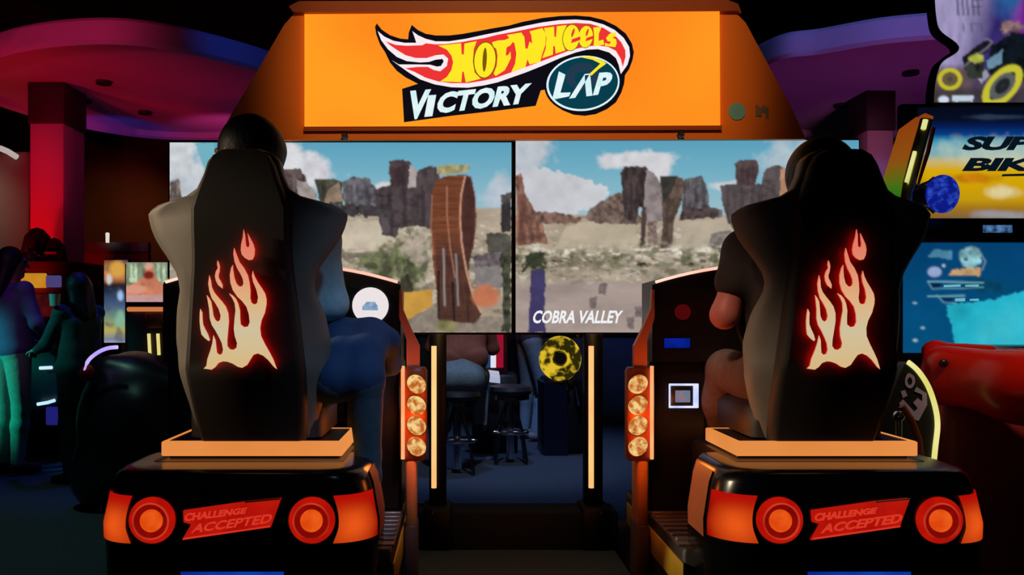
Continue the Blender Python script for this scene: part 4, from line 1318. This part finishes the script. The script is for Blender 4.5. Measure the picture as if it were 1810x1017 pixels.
# shaped topper sign
TY = MY + .05
top_o = smooth_loop([(1652, -60), (1649, -20), (1652, 30), (1660, 56), (1688, 78), (1690, 90), (1664, 108), (1654, 130), (1649, 160), (1648, 184), (1990, 184), (1990, -60)], 6, (0, 9, 10, 11))
R = Ras(1648, -60, 1990, 186, 2.0)
R.put(np.ones(R.X.shape), (52, 40, 104), .3, 50)
R.put(np.clip((1760 - R.X - (R.Y - 40) * .3) / 60, 0, 1), (158, 148, 190), .18, 16, (2, .5))
R.put(np.clip((R.X - 1740) / 50, 0, 1) * np.clip((60 - R.Y) / 50, 0, 1), (30, 26, 110), .3, 40)
R.blob(1800, 10, 14, 50, (130, 40, 150), .8)
R.blob(1780, -20, 30, 40, (40, 90, 150), .8)
R.put(np.clip((R.Y - 112) / 14, 0, 1) * np.clip((1740 - R.X) / 30, .6, 1), (92, 74, 78), .25, 14)
R.put(np.clip((R.Y - 150) / 12, 0, 1) * .8, (56, 52, 54), .25, 14)
for x in (1692, 1701, 1709, 1719, 1728):
    R.line([(x, 0), (x + 2, 26)], 4, (60, 54, 84), .7)
R.line([(1718, 12), (1734, 12)], 3, (66, 60, 90), .8)
R.line([(1718, 0), (1736, 0)], 3, (66, 60, 90), .8)
for x in (1702, 1716, 1734):
    R.line([(x, 42), (x + 2, 56)], 3, (74, 68, 98), .6)
R.line([(1716, 42), (1730, 42)], 3, (74, 68, 98), .6)
# motorcycle print
R.poly([(1700, 100), (1740, 72), (1752, 70), (1756, 80), (1720, 112), (1704, 126)], (24, 22, 32), .3)
R.line([(1704, 118), (1726, 98), (1746, 84), (1754, 74), (1746, 69), (1738, 70)], 3, (110, 104, 120))
R.blob(1726, 104, 12, 9, (158, 164, 66), .3, .4, 1, .4, 8)
R.poly([(1752, 84), (1790, 56), (1830, 60), (1840, 130), (1800, 150), (1760, 150), (1744, 120)], (14, 20, 28), .4)
R.poly([(1744, 108), (1772, 88), (1770, 112), (1748, 122)], (104, 138, 160), .15)
R.poly([(1728, 138), (1742, 122), (1748, 134), (1736, 148)], (150, 152, 170), .2)
R.poly([(1706, 116), (1740, 108), (1736, 140), (1712, 140)], (44, 50, 44), .6)
for e, w, c in ((34, 13, (196, 190, 52)), (20, 11, (88, 92, 92)), (10, 10, (34, 36, 40))):
    pts = [(1772 + (e * 1.02) * math.cos(t) * .82 + (e * .55) * math.sin(t) * -1 * .45, 152 + e * math.sin(t) * .86 - e * .35 * math.cos(t)) for t in [2 * PI * i / 24 for i in range(25)]]
    R.line(pts, w, c)
for e, w, c in ((19, 7, (196, 186, 40)), (9, 4, (100, 92, 40))):
    R.line([(1679 + e * .95 * math.cos(t), 140 + e * .85 * math.sin(t)) for t in [2 * PI * i / 20 for i in range(21)]], w, c)
R.blob(1790, 48, 18, 10, (150, 120, 110), .5, .6, .9, .8, 8)
R.blob(1668, 176, 9, 6, (206, 216, 236), .25, 0, 1, .1)
R.poly([(1683, 168), (1722, 169), (1718, 180), (1684, 180)], (190, 204, 220), .05, 10, .5)
so = R.mesh('topper_sign', picture('display_picture'), lambda x, y: W(x, y, TY - .006), bike)
me = so.data
import bmesh
bmm = bmesh.new()
bmm.from_mesh(me)
dead = []
for f_ in bmm.faces:
    c = f_.calc_center_median() + WL['motorcycle_game']
    px, py = VX + F * c.x / c.y, VY - F * (c.z - CH) / c.y
    ins = False
    for i in range(len(top_o)):
        (xa, ya), (xb, yb_) = top_o[i], top_o[i - 1]
        if (ya > py) != (yb_ > py) and px < (xb - xa) * (py - ya) / (yb_ - ya) + xa: ins = not ins
    if not ins: dead.append(f_)
bmesh.ops.delete(bmm, geom=dead, context='FACES')
bmm.to_mesh(me)
bmm.free()
k = MB().poly(top_o, [], lambda x, z, t: W(x, z, TY) if t == 0 else (W(x, z, TY)[0], TY + .06, W(x, z, TY)[2]))
bk = k.build('topper_backing', pbr('topper_dark', (22, 18, 40), .5), bike, 30)
MB().tube([W(x, y, TY - .008) for x, y in top_o], .008, 6, True).build('topper_rim', pbr('rim_navy', (26, 20, 62), .4), bk)
a, b = W(1660, 186, TY), W(1990, 190, TY)
MB().box(a[0], b[0], TY - .02, TY + .05, b[2], a[2], .003).build('topper_ledge', pbr('ledge_steel', (110, 140, 160), .3, .5), bk)
# side art, gold tube and blue headlamp
SY = MY - .02
k = MB().poly([(1576, 318), (1606, 222), (1636, 200), (1650, 206), (1606, 396), (1586, 396)], [], lambda x, z, t: (W(x, z, SY)[0], SY + t * .09, W(x, z, SY)[2]))
k.build('side_art', ramp_emi('side_print', [(0, (24, 70, 10)), (.35, (60, 120, 24)), (.6, (150, 84, 20)), (1, (150, 62, 14))], 2, 1.55, 2.1, .85), bike, 0)
GOLD = pbr('gold_tube_metal', (236, 214, 140), .22, .85)
k = MB().tube([W(1638, 212, SY - .06), W(1624, 262, SY - .06), W(1608, 324, SY - .06), W(1596, 392, SY - .06)], [.028, .03, .03, .026], 12)
gt = k.build('gold_tube', GOLD, bike)
MB().tube([W(1636, 212, SY - .088), W(1632, 228, SY - .088)], .012, 8).tube([W(1617, 268, SY - .092), W(1602, 322, SY - .092)], .009, 8).build('tube_light', emi('cream_tube', (226, 226, 150), 1.0, (206, 214, 130), 10), gt)
MB().tube([W(1650, 226, SY - .03), W(1640, 270, SY - .03), W(1620, 330, SY - .03), W(1612, 392, SY - .03)], .010, 8).build('red_edge_tube', pbr('red_brown_tube', (150, 50, 26), .3), gt)
c = W(1666, 343, MY - .16)
k = MB().ball((c[0], c[1], c[2]), .072, .05, .086, 24, 14)
bl = k.build('blue_headlamp', emi('blue_glass_light', (12, 26, 132), .95, (52, 84, 206), 32, 3, (.45, .75)), bike, 180)
a = W(1632, 345, MY - .08)
MB().lathe([(.02, -.09), (.05, -.05), (.058, .06), (.03, .10), (.001, .1)], (a[0] + .02, a[1], a[2]), 'x', 20).build('headlamp_socket', pbr('socket_dark', (22, 26, 20), .3), bl)
MB().tube([W(1622, 330, MY - .12), W(1642, 322, MY - .14), W(1652, 314, MY - .15)], .008, 8).build('headlamp_bracket', GOLD, bl)
MB().tube([W(1618, 362, MY - .12), W(1640, 366, MY - .14), W(1652, 376, MY - .15)], .008, 8).build('headlamp_bracket', GOLD, bl)
# the red bike
def wv(px, py, Y): return np.array(W(px, py, Y))
V, Q = surface([('c', wv(1672, 650, 3.3), wv(1800, 672, 3.1), .085, .10), ('c', wv(1690, 690, 3.25), wv(1860, 690, 3.0), .06, .12), ('c', wv(1646, 622, 3.5), wv(1660, 690, 3.3), .035, .05), ('c', wv(1760, 640, 3.4), wv(1900, 640, 3.3), .05, .06),
                ('c', wv(1660, 618, 3.5), wv(1750, 622, 3.55), .03, .03), ('c', wv(1800, 690, 3.1), wv(1990, 720, 3.0), .12, .14)], .014, .06)
fr = link_mesh('red_fairing', V.tolist(), Q.tolist(), pbr('red_gloss', (214, 30, 8), .28, 0, .1, 6), bike, None, 180)
MB().tube([W(1742, 638, 3.28), W(1775, 642, 3.2), W(1800, 655, 3.15), W(1822, 662, 3.12)], [.010, .012, .014, .012], 10).tube([W(1772, 634, 3.2), W(1778, 654, 3.18)], .018, 10).build('handlebar', CHROME, bike)
MB().ball(W(1668, 642, 3.22), .02, .012, .016, 14, 10).build('bolt', pbr('bolt_dark', (60, 24, 40), .3), fr)
a, b = W(1640, 700, 3.45), W(1990, 860, 3.45)
MB().box(a[0], b[0] + .1, 3.3, 4.0, 0, a[2], .03).build('bike_body', pbr('dark_red_body', (140, 24, 14), .5, 0, .5, 5), bike)
MB().box(1.55, 3.3, 3.0, MY + .1, 0, .12, .02).build('floor_base', DARKB, bike)
a, b = W(1690, 612, 3.75), W(1990, 640, 3.75)
MB().box(a[0], b[0], 3.70, MY, b[2], a[2], .03).build('screen_shelf', pbr('navy_shelf', (10, 26, 46), .4), bike)
# number plate with lit edge
NY = 3.14
pl = smooth_loop([(1560, 742), (1580, 690), (1594, 654), (1604, 640), (1622, 656), (1640, 684), (1652, 720), (1656, 752), (1652, 792), (1648, 832), (1648, 1060), (1560, 1060)], 5, (0, 9, 10, 11))
k = MB().poly(pl, [], lambda x, z, t: (W(x, z, NY)[0], NY + t * .05, W(x, z, NY)[2]))
npl = k.build('number_plate', pbr('plate_dark', (26, 32, 22), .5), bike, 30)
k = MB()
Pn = lambda x, z, t: W(x, z, NY - .004 + t * .004)
k.poly(smooth_loop([(1600, 670), (1606, 660), (1616, 666), (1617, 678), (1610, 687), (1601, 682)], 3), [smooth_loop([(1604, 672), (1608, 667), (1612, 671), (1612, 678), (1608, 681), (1605, 678)], 3)], Pn)
k.poly([(1592, 692), (1600, 690), (1604, 700), (1596, 704)], [], Pn)
k.poly([(1589, 714), (1596, 706), (1616, 728), (1622, 722), (1614, 712), (1622, 704), (1630, 710), (1630, 698), (1616, 692), (1620, 684), (1638, 696), (1639, 716), (1624, 744), (1614, 742)], [], Pn)
k.build('plate_lettering', pbr('plate_white', (190, 186, 205), .5), npl, 0)
MB().tube([(p[0], p[1] - .004, p[2]) for p in curve_pts([W(x, y, NY) for x, y in ((1604, 640), (1622, 656), (1640, 684), (1652, 720), (1656, 752), (1652, 792), (1648, 832))], 6)], .0095, 10).build('light_tube', emi('cream_edge_tube', (232, 224, 150), 1.1, (214, 206, 110), 5), npl)
MB().ball(W(1588, 736, 3.05), .022, .022, .02, 14, 10).lathe([(.012, 0), (.012, -.07), (.001, -.07)], W(1588, 740, 3.05), 'z', 12).build('chrome_knob', CHROME, bike)
MB().tube([W(1594, 718, 3.02), W(1612, 744, 3.02), W(1624, 776, 3.02), W(1628, 812, 3.02)], .012, 8).build('brown_rail', pbr('brown_rail_paint', (150, 84, 44), .4), bike)
lamp('SPOT', 'bike_spot', (2.4, 1.6, 3.6), (2.15, 3.2, .98), 150, (255, 205, 185), 26, .7)

# ================================================================== seen through the gap under the screens
def stool(px, Y, sz, label, dark):
    x = (px - VX) / F * Y
    t = thing('bar_stool', (x, Y, 0), label, 'stool', 'chrome stools behind the gap')
    MB().lathe([(.001, sz - .06), (.16, sz - .06), (.175, sz - .03), (.165, sz), (.10, sz + .012), (.001, sz + .012)], (x, Y, 0), 'z').build('seat', pbr('stool_vinyl', dark, .5), t)
    MB().lathe([(.14, sz - .10), (.15, sz - .10), (.15, sz - .062), (.001, sz - .062), (.001, sz - .1)], (x, Y, 0), 'z').build('chrome_ring', CHROME, t)
    MB().lathe([(.001, .03), (.035, .03), (.03, .2), (.028, sz - .08), (.001, sz - .08)], (x, Y, 0), 'z', 16).build('post', CHROME, t)
    MB().tube([(x + .14 * math.cos(a), Y + .14 * math.sin(a), .24) for a in [2 * PI * i / 24 for i in range(24)]], .010, 8, True).tube([(x - .14, Y, .24), (x + .14, Y, .24)], .008).build('foot_ring', CHROME, t)
    for i in range(4):
        a = PI / 4 + PI / 2 * i
        MB().tube([(x + .03 * math.cos(a), Y + .03 * math.sin(a), sz - .1), (x + .13 * math.cos(a), Y + .13 * math.sin(a), .24), (x + .17 * math.cos(a), Y + .17 * math.sin(a), .012)], .012, 8).build('leg', pbr('dark_chrome', (120, 124, 130), .25, 1), t)
    return t


stool(808, 6.25, .60, 'chrome stool with a person in grey trousers sitting on it', (46, 42, 40))
stool(902, 6.7, .60, 'dark chrome stool standing right of the occupied one', (16, 16, 20))
person((-.0, 6.25, -.11), 0, 1.0, dict(pelvis=(0, 0, .82), waist=(.02, .05, .98), chest=(.03, .10, 1.18), neck=(.03, .14, 1.33), head=(.03, .18, 1.47), face=(.3, 1, 0), shR=(.20, .10, 1.28), shL=(-.14, .10, 1.28),
       elR=(.26, .18, 1.02), elL=(-.2, .2, 1.02), wrR=(.2, .42, 1.05), wrL=(-.1, .42, 1.05), hipR=(.09, .02, .79), hipL=(-.09, .02, .79), knR=(.18, .42, .80), knL=(-.10, .44, .80), anR=(.18, .38, .42), anL=(-.10, .38, .42), toR=(.19, .5, .38), toL=(-.1, .5, .38)),
       'person in brown top and grey trousers sitting on a chrome stool, seen from behind', (150, 104, 86), (160, 84, 58), (140, 150, 150), (20, 14, 12), sleeve='long', fat=1.18, res=.012, hem=.85)
person((.66, 7.9, 0), -1.3, 1.0, dict(knR=(.10, .10, .50), anR=(.1, .02, .085), toR=(.11, .16, .03), elR=(.24, .08, 1.12), wrR=(.22, .28, 1.05)),
       'person in pale jeans standing beside the yellow-tyred ride', (176, 124, 106), (64, 48, 58), (128, 148, 172), (26, 20, 18), shoes=(150, 140, 150), res=.012)
person((.52, 8.6, 0), .4, 1.0, dict(), 'person in dark clothes standing behind the person in pale jeans', (150, 110, 96), (30, 26, 32), (20, 22, 30), (14, 12, 12), res=.012)
# striped machine
st = thing('striped_game', (.29, 7.2, 0), 'slim arcade game with red, white and blue stripes above a white card', 'arcade game')
MB().box(.12, .50, 7.12, 7.6, 0, .66, .02).build('base_cabinet', DARKB, st)
for x0, x1, m in ((.185, .22, emi('stripe_ice', (150, 190, 206))), (.22, .272, emi('stripe_blue', (30, 64, 104))), (.272, .318, emi('stripe_white', (228, 222, 236))), (.318, .38, emi('stripe_red', (150, 16, 44)))):
    MB().box(x0, x1, 7.14, 7.2, .72, 1.75, .003).build('stripe_panel', m, st)
MB().box(.17, .42, 7.18, 7.55, .60, 1.8, .02).build('upper_cabinet', pbr('wine_cabinet', (70, 14, 30), .5), st)
a, b = W(849, 663, 6.9), W(884, 676, 6.9)
MB().loft([[(a[0], 6.90, z0), (b[0], 6.90, z0 - .02), (b[0], 7.12, z0 + .02), (a[0], 7.12, z0 + .04)] for z0 in (b[2] + .01, b[2] + .055)]).build('card_shelf', emi('card_white', (170, 176, 206), .95, (190, 194, 216), 8), st)
# ride with the yellow tyre
ty = thing('tyre_ride', (.84, 7.0, 0), 'motorbike ride with a yellow patterned tyre, under the right screen', 'arcade game')
c = Vector(W(990, 634, 7.0))
k = MB()
for i in range(40):
    pass
rings = []
for i in range(41):
    a = 2 * PI * i / 40
    rings.append([(c.x + (.118 + .058 * math.cos(t)) * math.cos(a), c.y + .06 * math.sin(t), c.z + (.118 + .058 * math.cos(t)) * math.sin(a) * 1.06) for t in [2 * PI * q / 12 for q in range(12)]])
k.loft(rings, cap=False)
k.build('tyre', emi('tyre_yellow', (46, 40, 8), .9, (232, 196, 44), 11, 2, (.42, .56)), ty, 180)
MB().lathe([(.001, -.02), (.05, -.02), (.062, .02), (.001, .02)], c, 'y', 24).build('hub', pbr('hub_dark', (30, 22, 16), .4), ty)
a, b = W(957, 676, 7.05), W(1006, 738, 7.05)
MB().loft([[(a[0] + .02, 7.0, z), (b[0] - .02, 7.0, z), (b[0], 7.08, z), (b[0], 7.4, z), (a[0], 7.4, z), (a[0], 7.08, z)] for z in (.0, b[2], a[2] - .03, a[2])]).build('blue_cowl', pbr('navy_cowl', (18, 20, 46), .35), ty, 30)
MB().tube([W(1000, 672, 6.98), W(1004, 690, 6.98)], .016, 8).build('fork', CHROME, ty)
MB().tube([W(1018, 682, 6.98), W(1024, 716, 6.98)], .022, 8).build('exhaust_pipe', CHROME, ty)
MB().tube([W(946, 684, 6.98), W(948, 704, 6.98)], .012, 8).build('fork', CHROME, ty)
MB().box(.72, 1.05, 7.06, 7.7, .0, .62, .05).build('ride_base', pbr('ride_black', (14, 14, 20), .5), ty)
# blue lit counter far behind
ct = thing('blue_counter', (1.4, 10.3, 0), 'long low blue counter far behind the racing game', 'counter')
MB().box(-1.2, 3.4, 10.0, 10.6, 0, .92, .03).build('counter_front', pbr('blue_front', (24, 70, 130), .6, 0, .3, 2), ct)
MB().box(-1.25, 3.45, 9.95, 10.65, .92, .98, .01).build('counter_top', pbr('counter_dark', (20, 40, 60), .4), ct)

# ================================================================== left side of the hall
def box_at(mb, x0, y0, x1, y1, Y, d, b=.01):
    a, c = W(x0, y0, Y), W(x1, y1, Y)
    return mb.box(a[0], c[0], Y, Y + d, c[2], a[2], b)


# red prize game with yellow marquee
g = thing('prize_game', ((70 - VX) / F * 7.2, 7.4, 0), 'red prize game with a yellow lit marquee, behind the standing people', 'arcade game')
x0, x1 = (20 - VX) / F * 7.2, (136 - VX) / F * 7.2
MB().box(x0, x1, 7.2, 7.8, 0, 1.62, .03).build('cabinet', pbr('wine_red', (84, 18, 14), .5), g)
box_at(MB(), 36, 483, 80, 509, 7.17, .04).build('marquee', emi('marquee_amber', (206, 146, 36), .95, (196, 110, 26), 5), g)
box_at(MB(), 80, 487, 106, 508, 7.17, .04).build('marquee_end', emi('marquee_violet', (74, 66, 120), .9), g)
box_at(MB(), 50, 520, 100, 560, 7.17, .04).build('screen', emi('dim_red_screen', (92, 14, 16), .8, (40, 10, 14), 10), g)
k = MB()
for px, h in ((44, 22), (52, 28), (60, 20), (68, 16)):
    a = W(px, 470, 7.3)
    k.lathe([(.001, 0), (.022, 0), (.02, h * .0048), (.008, h * .0060), (.001, h * .0062)], a, 'z', 12)
k.build('chrome_topper', CHROME, g)
box_at(MB(), 72, 445, 100, 480, 7.35, .2).build('amber_topper', pbr('amber_dark', (150, 60, 16), .5), g)
for px, py, r in ((66, 428, .13), (96, 446, .11)):
    a = W(px, py, 7.5)
    MB().lathe([(.001, -.4), (r, -.36), (r * 1.05, -.1), (r * .8, .05), (r * .4, .11), (.001, .13)], a, 'z', 18).build('silhouette_dome', pbr('silhouette_dark', (16, 18, 28), .5), g)  # dome added in place of a dark head silhouette
# standing people
person(((18 - VX) / F * 6.2, 6.2, 0), -.5, .97, dict(face=(.5, 1, 0), elR=(.25, .04, 1.14), wrR=(.16, .22, 1.0), elL=(-.24, .02, 1.1), wrL=(-.12, .25, 1.0)),
       'person with long dark hair in purple top and teal-lit trousers, standing at far left', (150, 112, 106), (86, 62, 120), (120, 150, 150), (12, 10, 14), sleeve='long', longhair=True, res=.012, fat=1.1)
person(((140 - VX) / F * 5.9, 5.9, 0), 1.1, .85, dict(face=(.2, 1, -.1), elR=(.22, .12, 1.12), wrR=(.12, .34, 1.22), elL=(-.24, .10, 1.12), wrL=(-.16, .30, 1.08)),
       'shorter person in a dark teal top facing the purple-topped person', (150, 150, 146), (44, 84, 84), (20, 30, 40), (10, 10, 12), sleeve='long', longhair=True, res=.012, fat=1.15)
c = W(97, 533, 5.72)
cup = MB().lathe([(.001, -.03), (.03, -.03), (.036, .05), (.032, .05), (.027, -.02), (.001, -.02)], c, 'z', 16).build('paper_cup', pbr('white_paper', (200, 225, 220), .6))
tag(cup, 'pale paper cup held up by the person in the dark teal top', 'cup')
# games table with lit edges
tb_ = thing('games_table', ((70 - VX) / F * 6.8, 7.0, 0), 'dark games table with lit white edge strips behind the standing people', 'games table')
x0, x1 = W(-40, 0, 6.75)[0], W(172, 0, 6.75)[0]
MB().box(x0, x1, 6.62, 7.1, .42, .88, .03).build('table_body', pbr('navy_table', (16, 20, 48), .4), tb_)
for x in (x0 + .08, x1 - .08):
    for y in (6.68, 7.04):
        MB().box(x - .04, x + .04, y - .04, y + .04, 0, .43, .005).build('leg', BLACKM, tb_)
for pts in (((140, 614), (152, 613), (166, 614)), ((70, 651), (92, 650)), ((66, 715), (84, 712), (97, 708)), ((-10, 718), (4, 716))):
    MB().tube([W(x, y, 6.58) for x, y in pts], .013, 8).build('edge_strip', emi('edge_white', (190, 226, 228), 1.2, (170, 214, 240), 5), tb_)
box_at(MB(), 80, 720, 104, 752, 6.6, .1).build('blue_panel', emi('violet_blue', (32, 32, 116), .9), tb_)
# printed stand
sg = thing('printed_stand', ((203 - VX) / F * 6.2, 6.25, 0), 'narrow printed stand in orange, blue and yellow beside the picture game', 'display stand')
R = Ras(184, 460, 226, 606, 2.0).vgrad([(460, (120, 50, 16)), (476, (206, 140, 60)), (492, (190, 120, 70)), (503, (40, 30, 30)), (515, (30, 44, 70)), (540, (70, 92, 126)), (560, (110, 136, 120)), (585, (180, 170, 90)), (600, (120, 126, 150)), (606, (150, 160, 190))])
R.put(np.clip((fbm(R.X, R.Y, 14, 31) - .5) * 6, 0, 1) * .6, (60, 70, 80))
R.blob(193, 494, 5, 10, (206, 200, 200), .4)
R.blob(208, 478, 12, 16, (214, 160, 70), .6)
R.blob(213, 524, 5, 8, (160, 190, 230), .6)
R.blob(213, 565, 9, 14, (130, 180, 150), .6)
R.mesh('print', picture('display_picture', .95), lambda x, y: W(x, y, 6.2), sg)
box_at(MB(), 182, 458, 228, 608, 6.205, .05).build('panel', DARKB, sg)
a = W(205, 608, 6.23)
MB().box(a[0] - .03, a[0] + .03, 6.21, 6.26, 0, a[2], .004).box(a[0] - .12, a[0] + .12, 6.12, 6.35, 0, .02, .004).build('foot', BLACKM, sg)
# picture game
pg = thing('picture_game', ((262 - VX) / F * 6.05, 6.3, 0), 'tall game with a pink and orange lit picture, left of the driver seat', 'arcade game')
R = Ras(223, 464, 296, 534, 1.6)
R.put(np.ones(R.X.shape), (120, 132, 108), .4, 12, (1.5, .6))
for x in (232, 240, 279, 290):
    R.poly([(x - 3, 500), (x - 2, 470), (x, 464), (x + 3, 472), (x + 4, 500)], (176, 196, 164), .3)
R.poly([(222, 508), (240, 500), (252, 492), (256, 480), (262, 464), (268, 466), (274, 486), (284, 500), (297, 506), (297, 536), (222, 536)], (198, 122, 92), .25)
R.blob(262, 486, 9, 6, (120, 36, 30), .5)
R.blob(262, 471, 8, 6, (210, 160, 140), .5)
R.blob(240, 512, 18, 7, (214, 150, 126), .5)
R.poly([(223, 522), (297, 520), (297, 536), (223, 536)], (196, 150, 146), .15)
R.mesh('picture', picture('display_picture', .95), lambda x, y: W(x, y, 5.98), pg)
x0, x1 = W(219, 0, 6.0)[0], W(299, 0, 6.0)[0]
MB().box(x0, x1, 6.0, 6.6, 0, W(0, 463, 6.0)[2], .02).build('cabinet', pbr('brown_cabinet', (52, 30, 24), .5), pg)
box_at(MB(), 222, 534, 297, 542, 5.97, .04).build('black_band', BLACKP, pg)
box_at(MB(), 223, 543, 294, 551, 5.97, .04).build('orange_strip', emi('orange_strip_light', (206, 122, 70), .95), pg)
box_at(MB(), 256, 553, 288, 580, 5.98, .03).build('rust_panel', pbr('rust_paint', (150, 70, 46), .5), pg)
for px in (265, 281):
    MB().tube([W(px - 2, 590, 5.97), W(px, 628, 5.97)], .012, 8).build('light_tube', emi('yellow_tubes', (214, 200, 110), 1, (236, 222, 140), 5), pg)
MB().tube(curve_pts([W(299, 492, 5.9), W(308, 510, 5.9), (W(308, 535, 5.9)), W(301, 566, 5.9)], 4), .014, 8).build('side_fin', emi('cream_fin', (168, 160, 130), .9), pg)
a = W(240, 630, 5.9)
MB().box(x0, x1, 5.75, 6.02, a[2] - .12, a[2] - .02, .03).build('ledge', pbr('grey_ledge', (110, 100, 104), .4), pg)
# dark dome ride with a lit arc
dr = thing('dome_ride', ((215 - VX) / F * 5.0, 5.2, 0), 'low dark rounded ride with a white-violet lit arc, left of the seat', 'arcade game')
cx_ = (222 - VX) / F * 5.0
V, Q = surface([('e', (cx_ - .02, 5.2, .50), (.33, .34, .44)), ('c', (cx_ - .14, 5.15, .2), (cx_ + .2, 5.15, .2), .24, .24), ('c', (cx_ - .12, 5.05, .84), (cx_ + .24, 5.1, .72), .07, .1), ('c', (cx_ + .1, 5.0, .6), (cx_ + .26, 5.0, .45), .12, .1)], .016, .08, [((0, 0, .02), (0, 0, -1))])
link_mesh('shell', V.tolist(), Q.tolist(), pbr('dark_ride_shell', (30, 24, 36), .35, 0, .4, 6), dr, None, 180)
MB().tube(curve_pts([W(148, 658, 4.86), W(156, 638, 4.86), W(172, 624, 4.86), W(190, 616, 4.86), W(208, 614, 4.86)], 5), [.006] * 4 + [.011] * 17, 8).build('light_arc', emi('violet_white', (196, 176, 246), 1.2, (170, 150, 240), 6), dr)
MB().ball(W(154, 660, 4.9), .04, .05, .05, 12, 8).build('red_lamp', pbr('red_plastic', (150, 24, 20), .4), dr)
# lit panel and fascia on the far side
hp_ = MB()
a, b = W(-120, 268, 9.0), W(54, 452, 9.0)
o = MB().box(a[0], b[0], 9.0, 9.2, b[2] - .2, a[2], .04).build('grey_panel', pbr('grey_panel_paint', (120, 112, 104), .7, 0, .2, 4))
tag(o, 'grey lit wall panel left of the red column', 'panel')
o = MB().tube([W(0, 262, 8.9), W(14, 268, 8.9), W(30, 278, 8.9)], .03, 8).build('strip_lamp', emi('strip_white', (190, 176, 170), .9))
tag(o, 'short white strip lamp at the top of the grey panel', 'lamp')
fs = thing('fascia_board', (W(206, 460, 9.9)[0], 9.95, 0), 'grey and red fascia board right of the red column', 'board')
box_at(MB(), 150, 428, 262, 446, 9.88, .1).build('grey_strip', pbr('fascia_grey', (120, 120, 124), .6), fs)
box_at(MB(), 146, 446, 262, 474, 9.9, .1).build('red_strip', pbr('fascia_red', (150, 26, 50), .6), fs)
a, b = W(150, 474, 9.95), W(258, 474, 9.95)
for x in (a[0], b[0]):
    MB().box(x - .04, x + .04, 9.95, 10.03, 0, a[2], .005).build('post', BLACKM, fs)
o = MB().lathe([(.001, -.06), (.02, -.06), (.022, .05), (.001, .06)], W(190, 420, 9.8), 'z', 12).build('small_lamp', emi('small_lamp_white', (220, 214, 206), 1))
tag(o, 'tiny white lamp above the grey and red fascia board', 'lamp')
lamp('SPOT', 'panel_spot', (-6.2, 7.4, 3.2), (-5.3, 9.0, 2.3), 90, (255, 230, 205), 40, .7)
lamp('SPOT', 'fascia_spot', (-3.9, 8.4, 3.0), (-4.1, 9.9, 1.8), 22, (255, 120, 140), 50, .7)
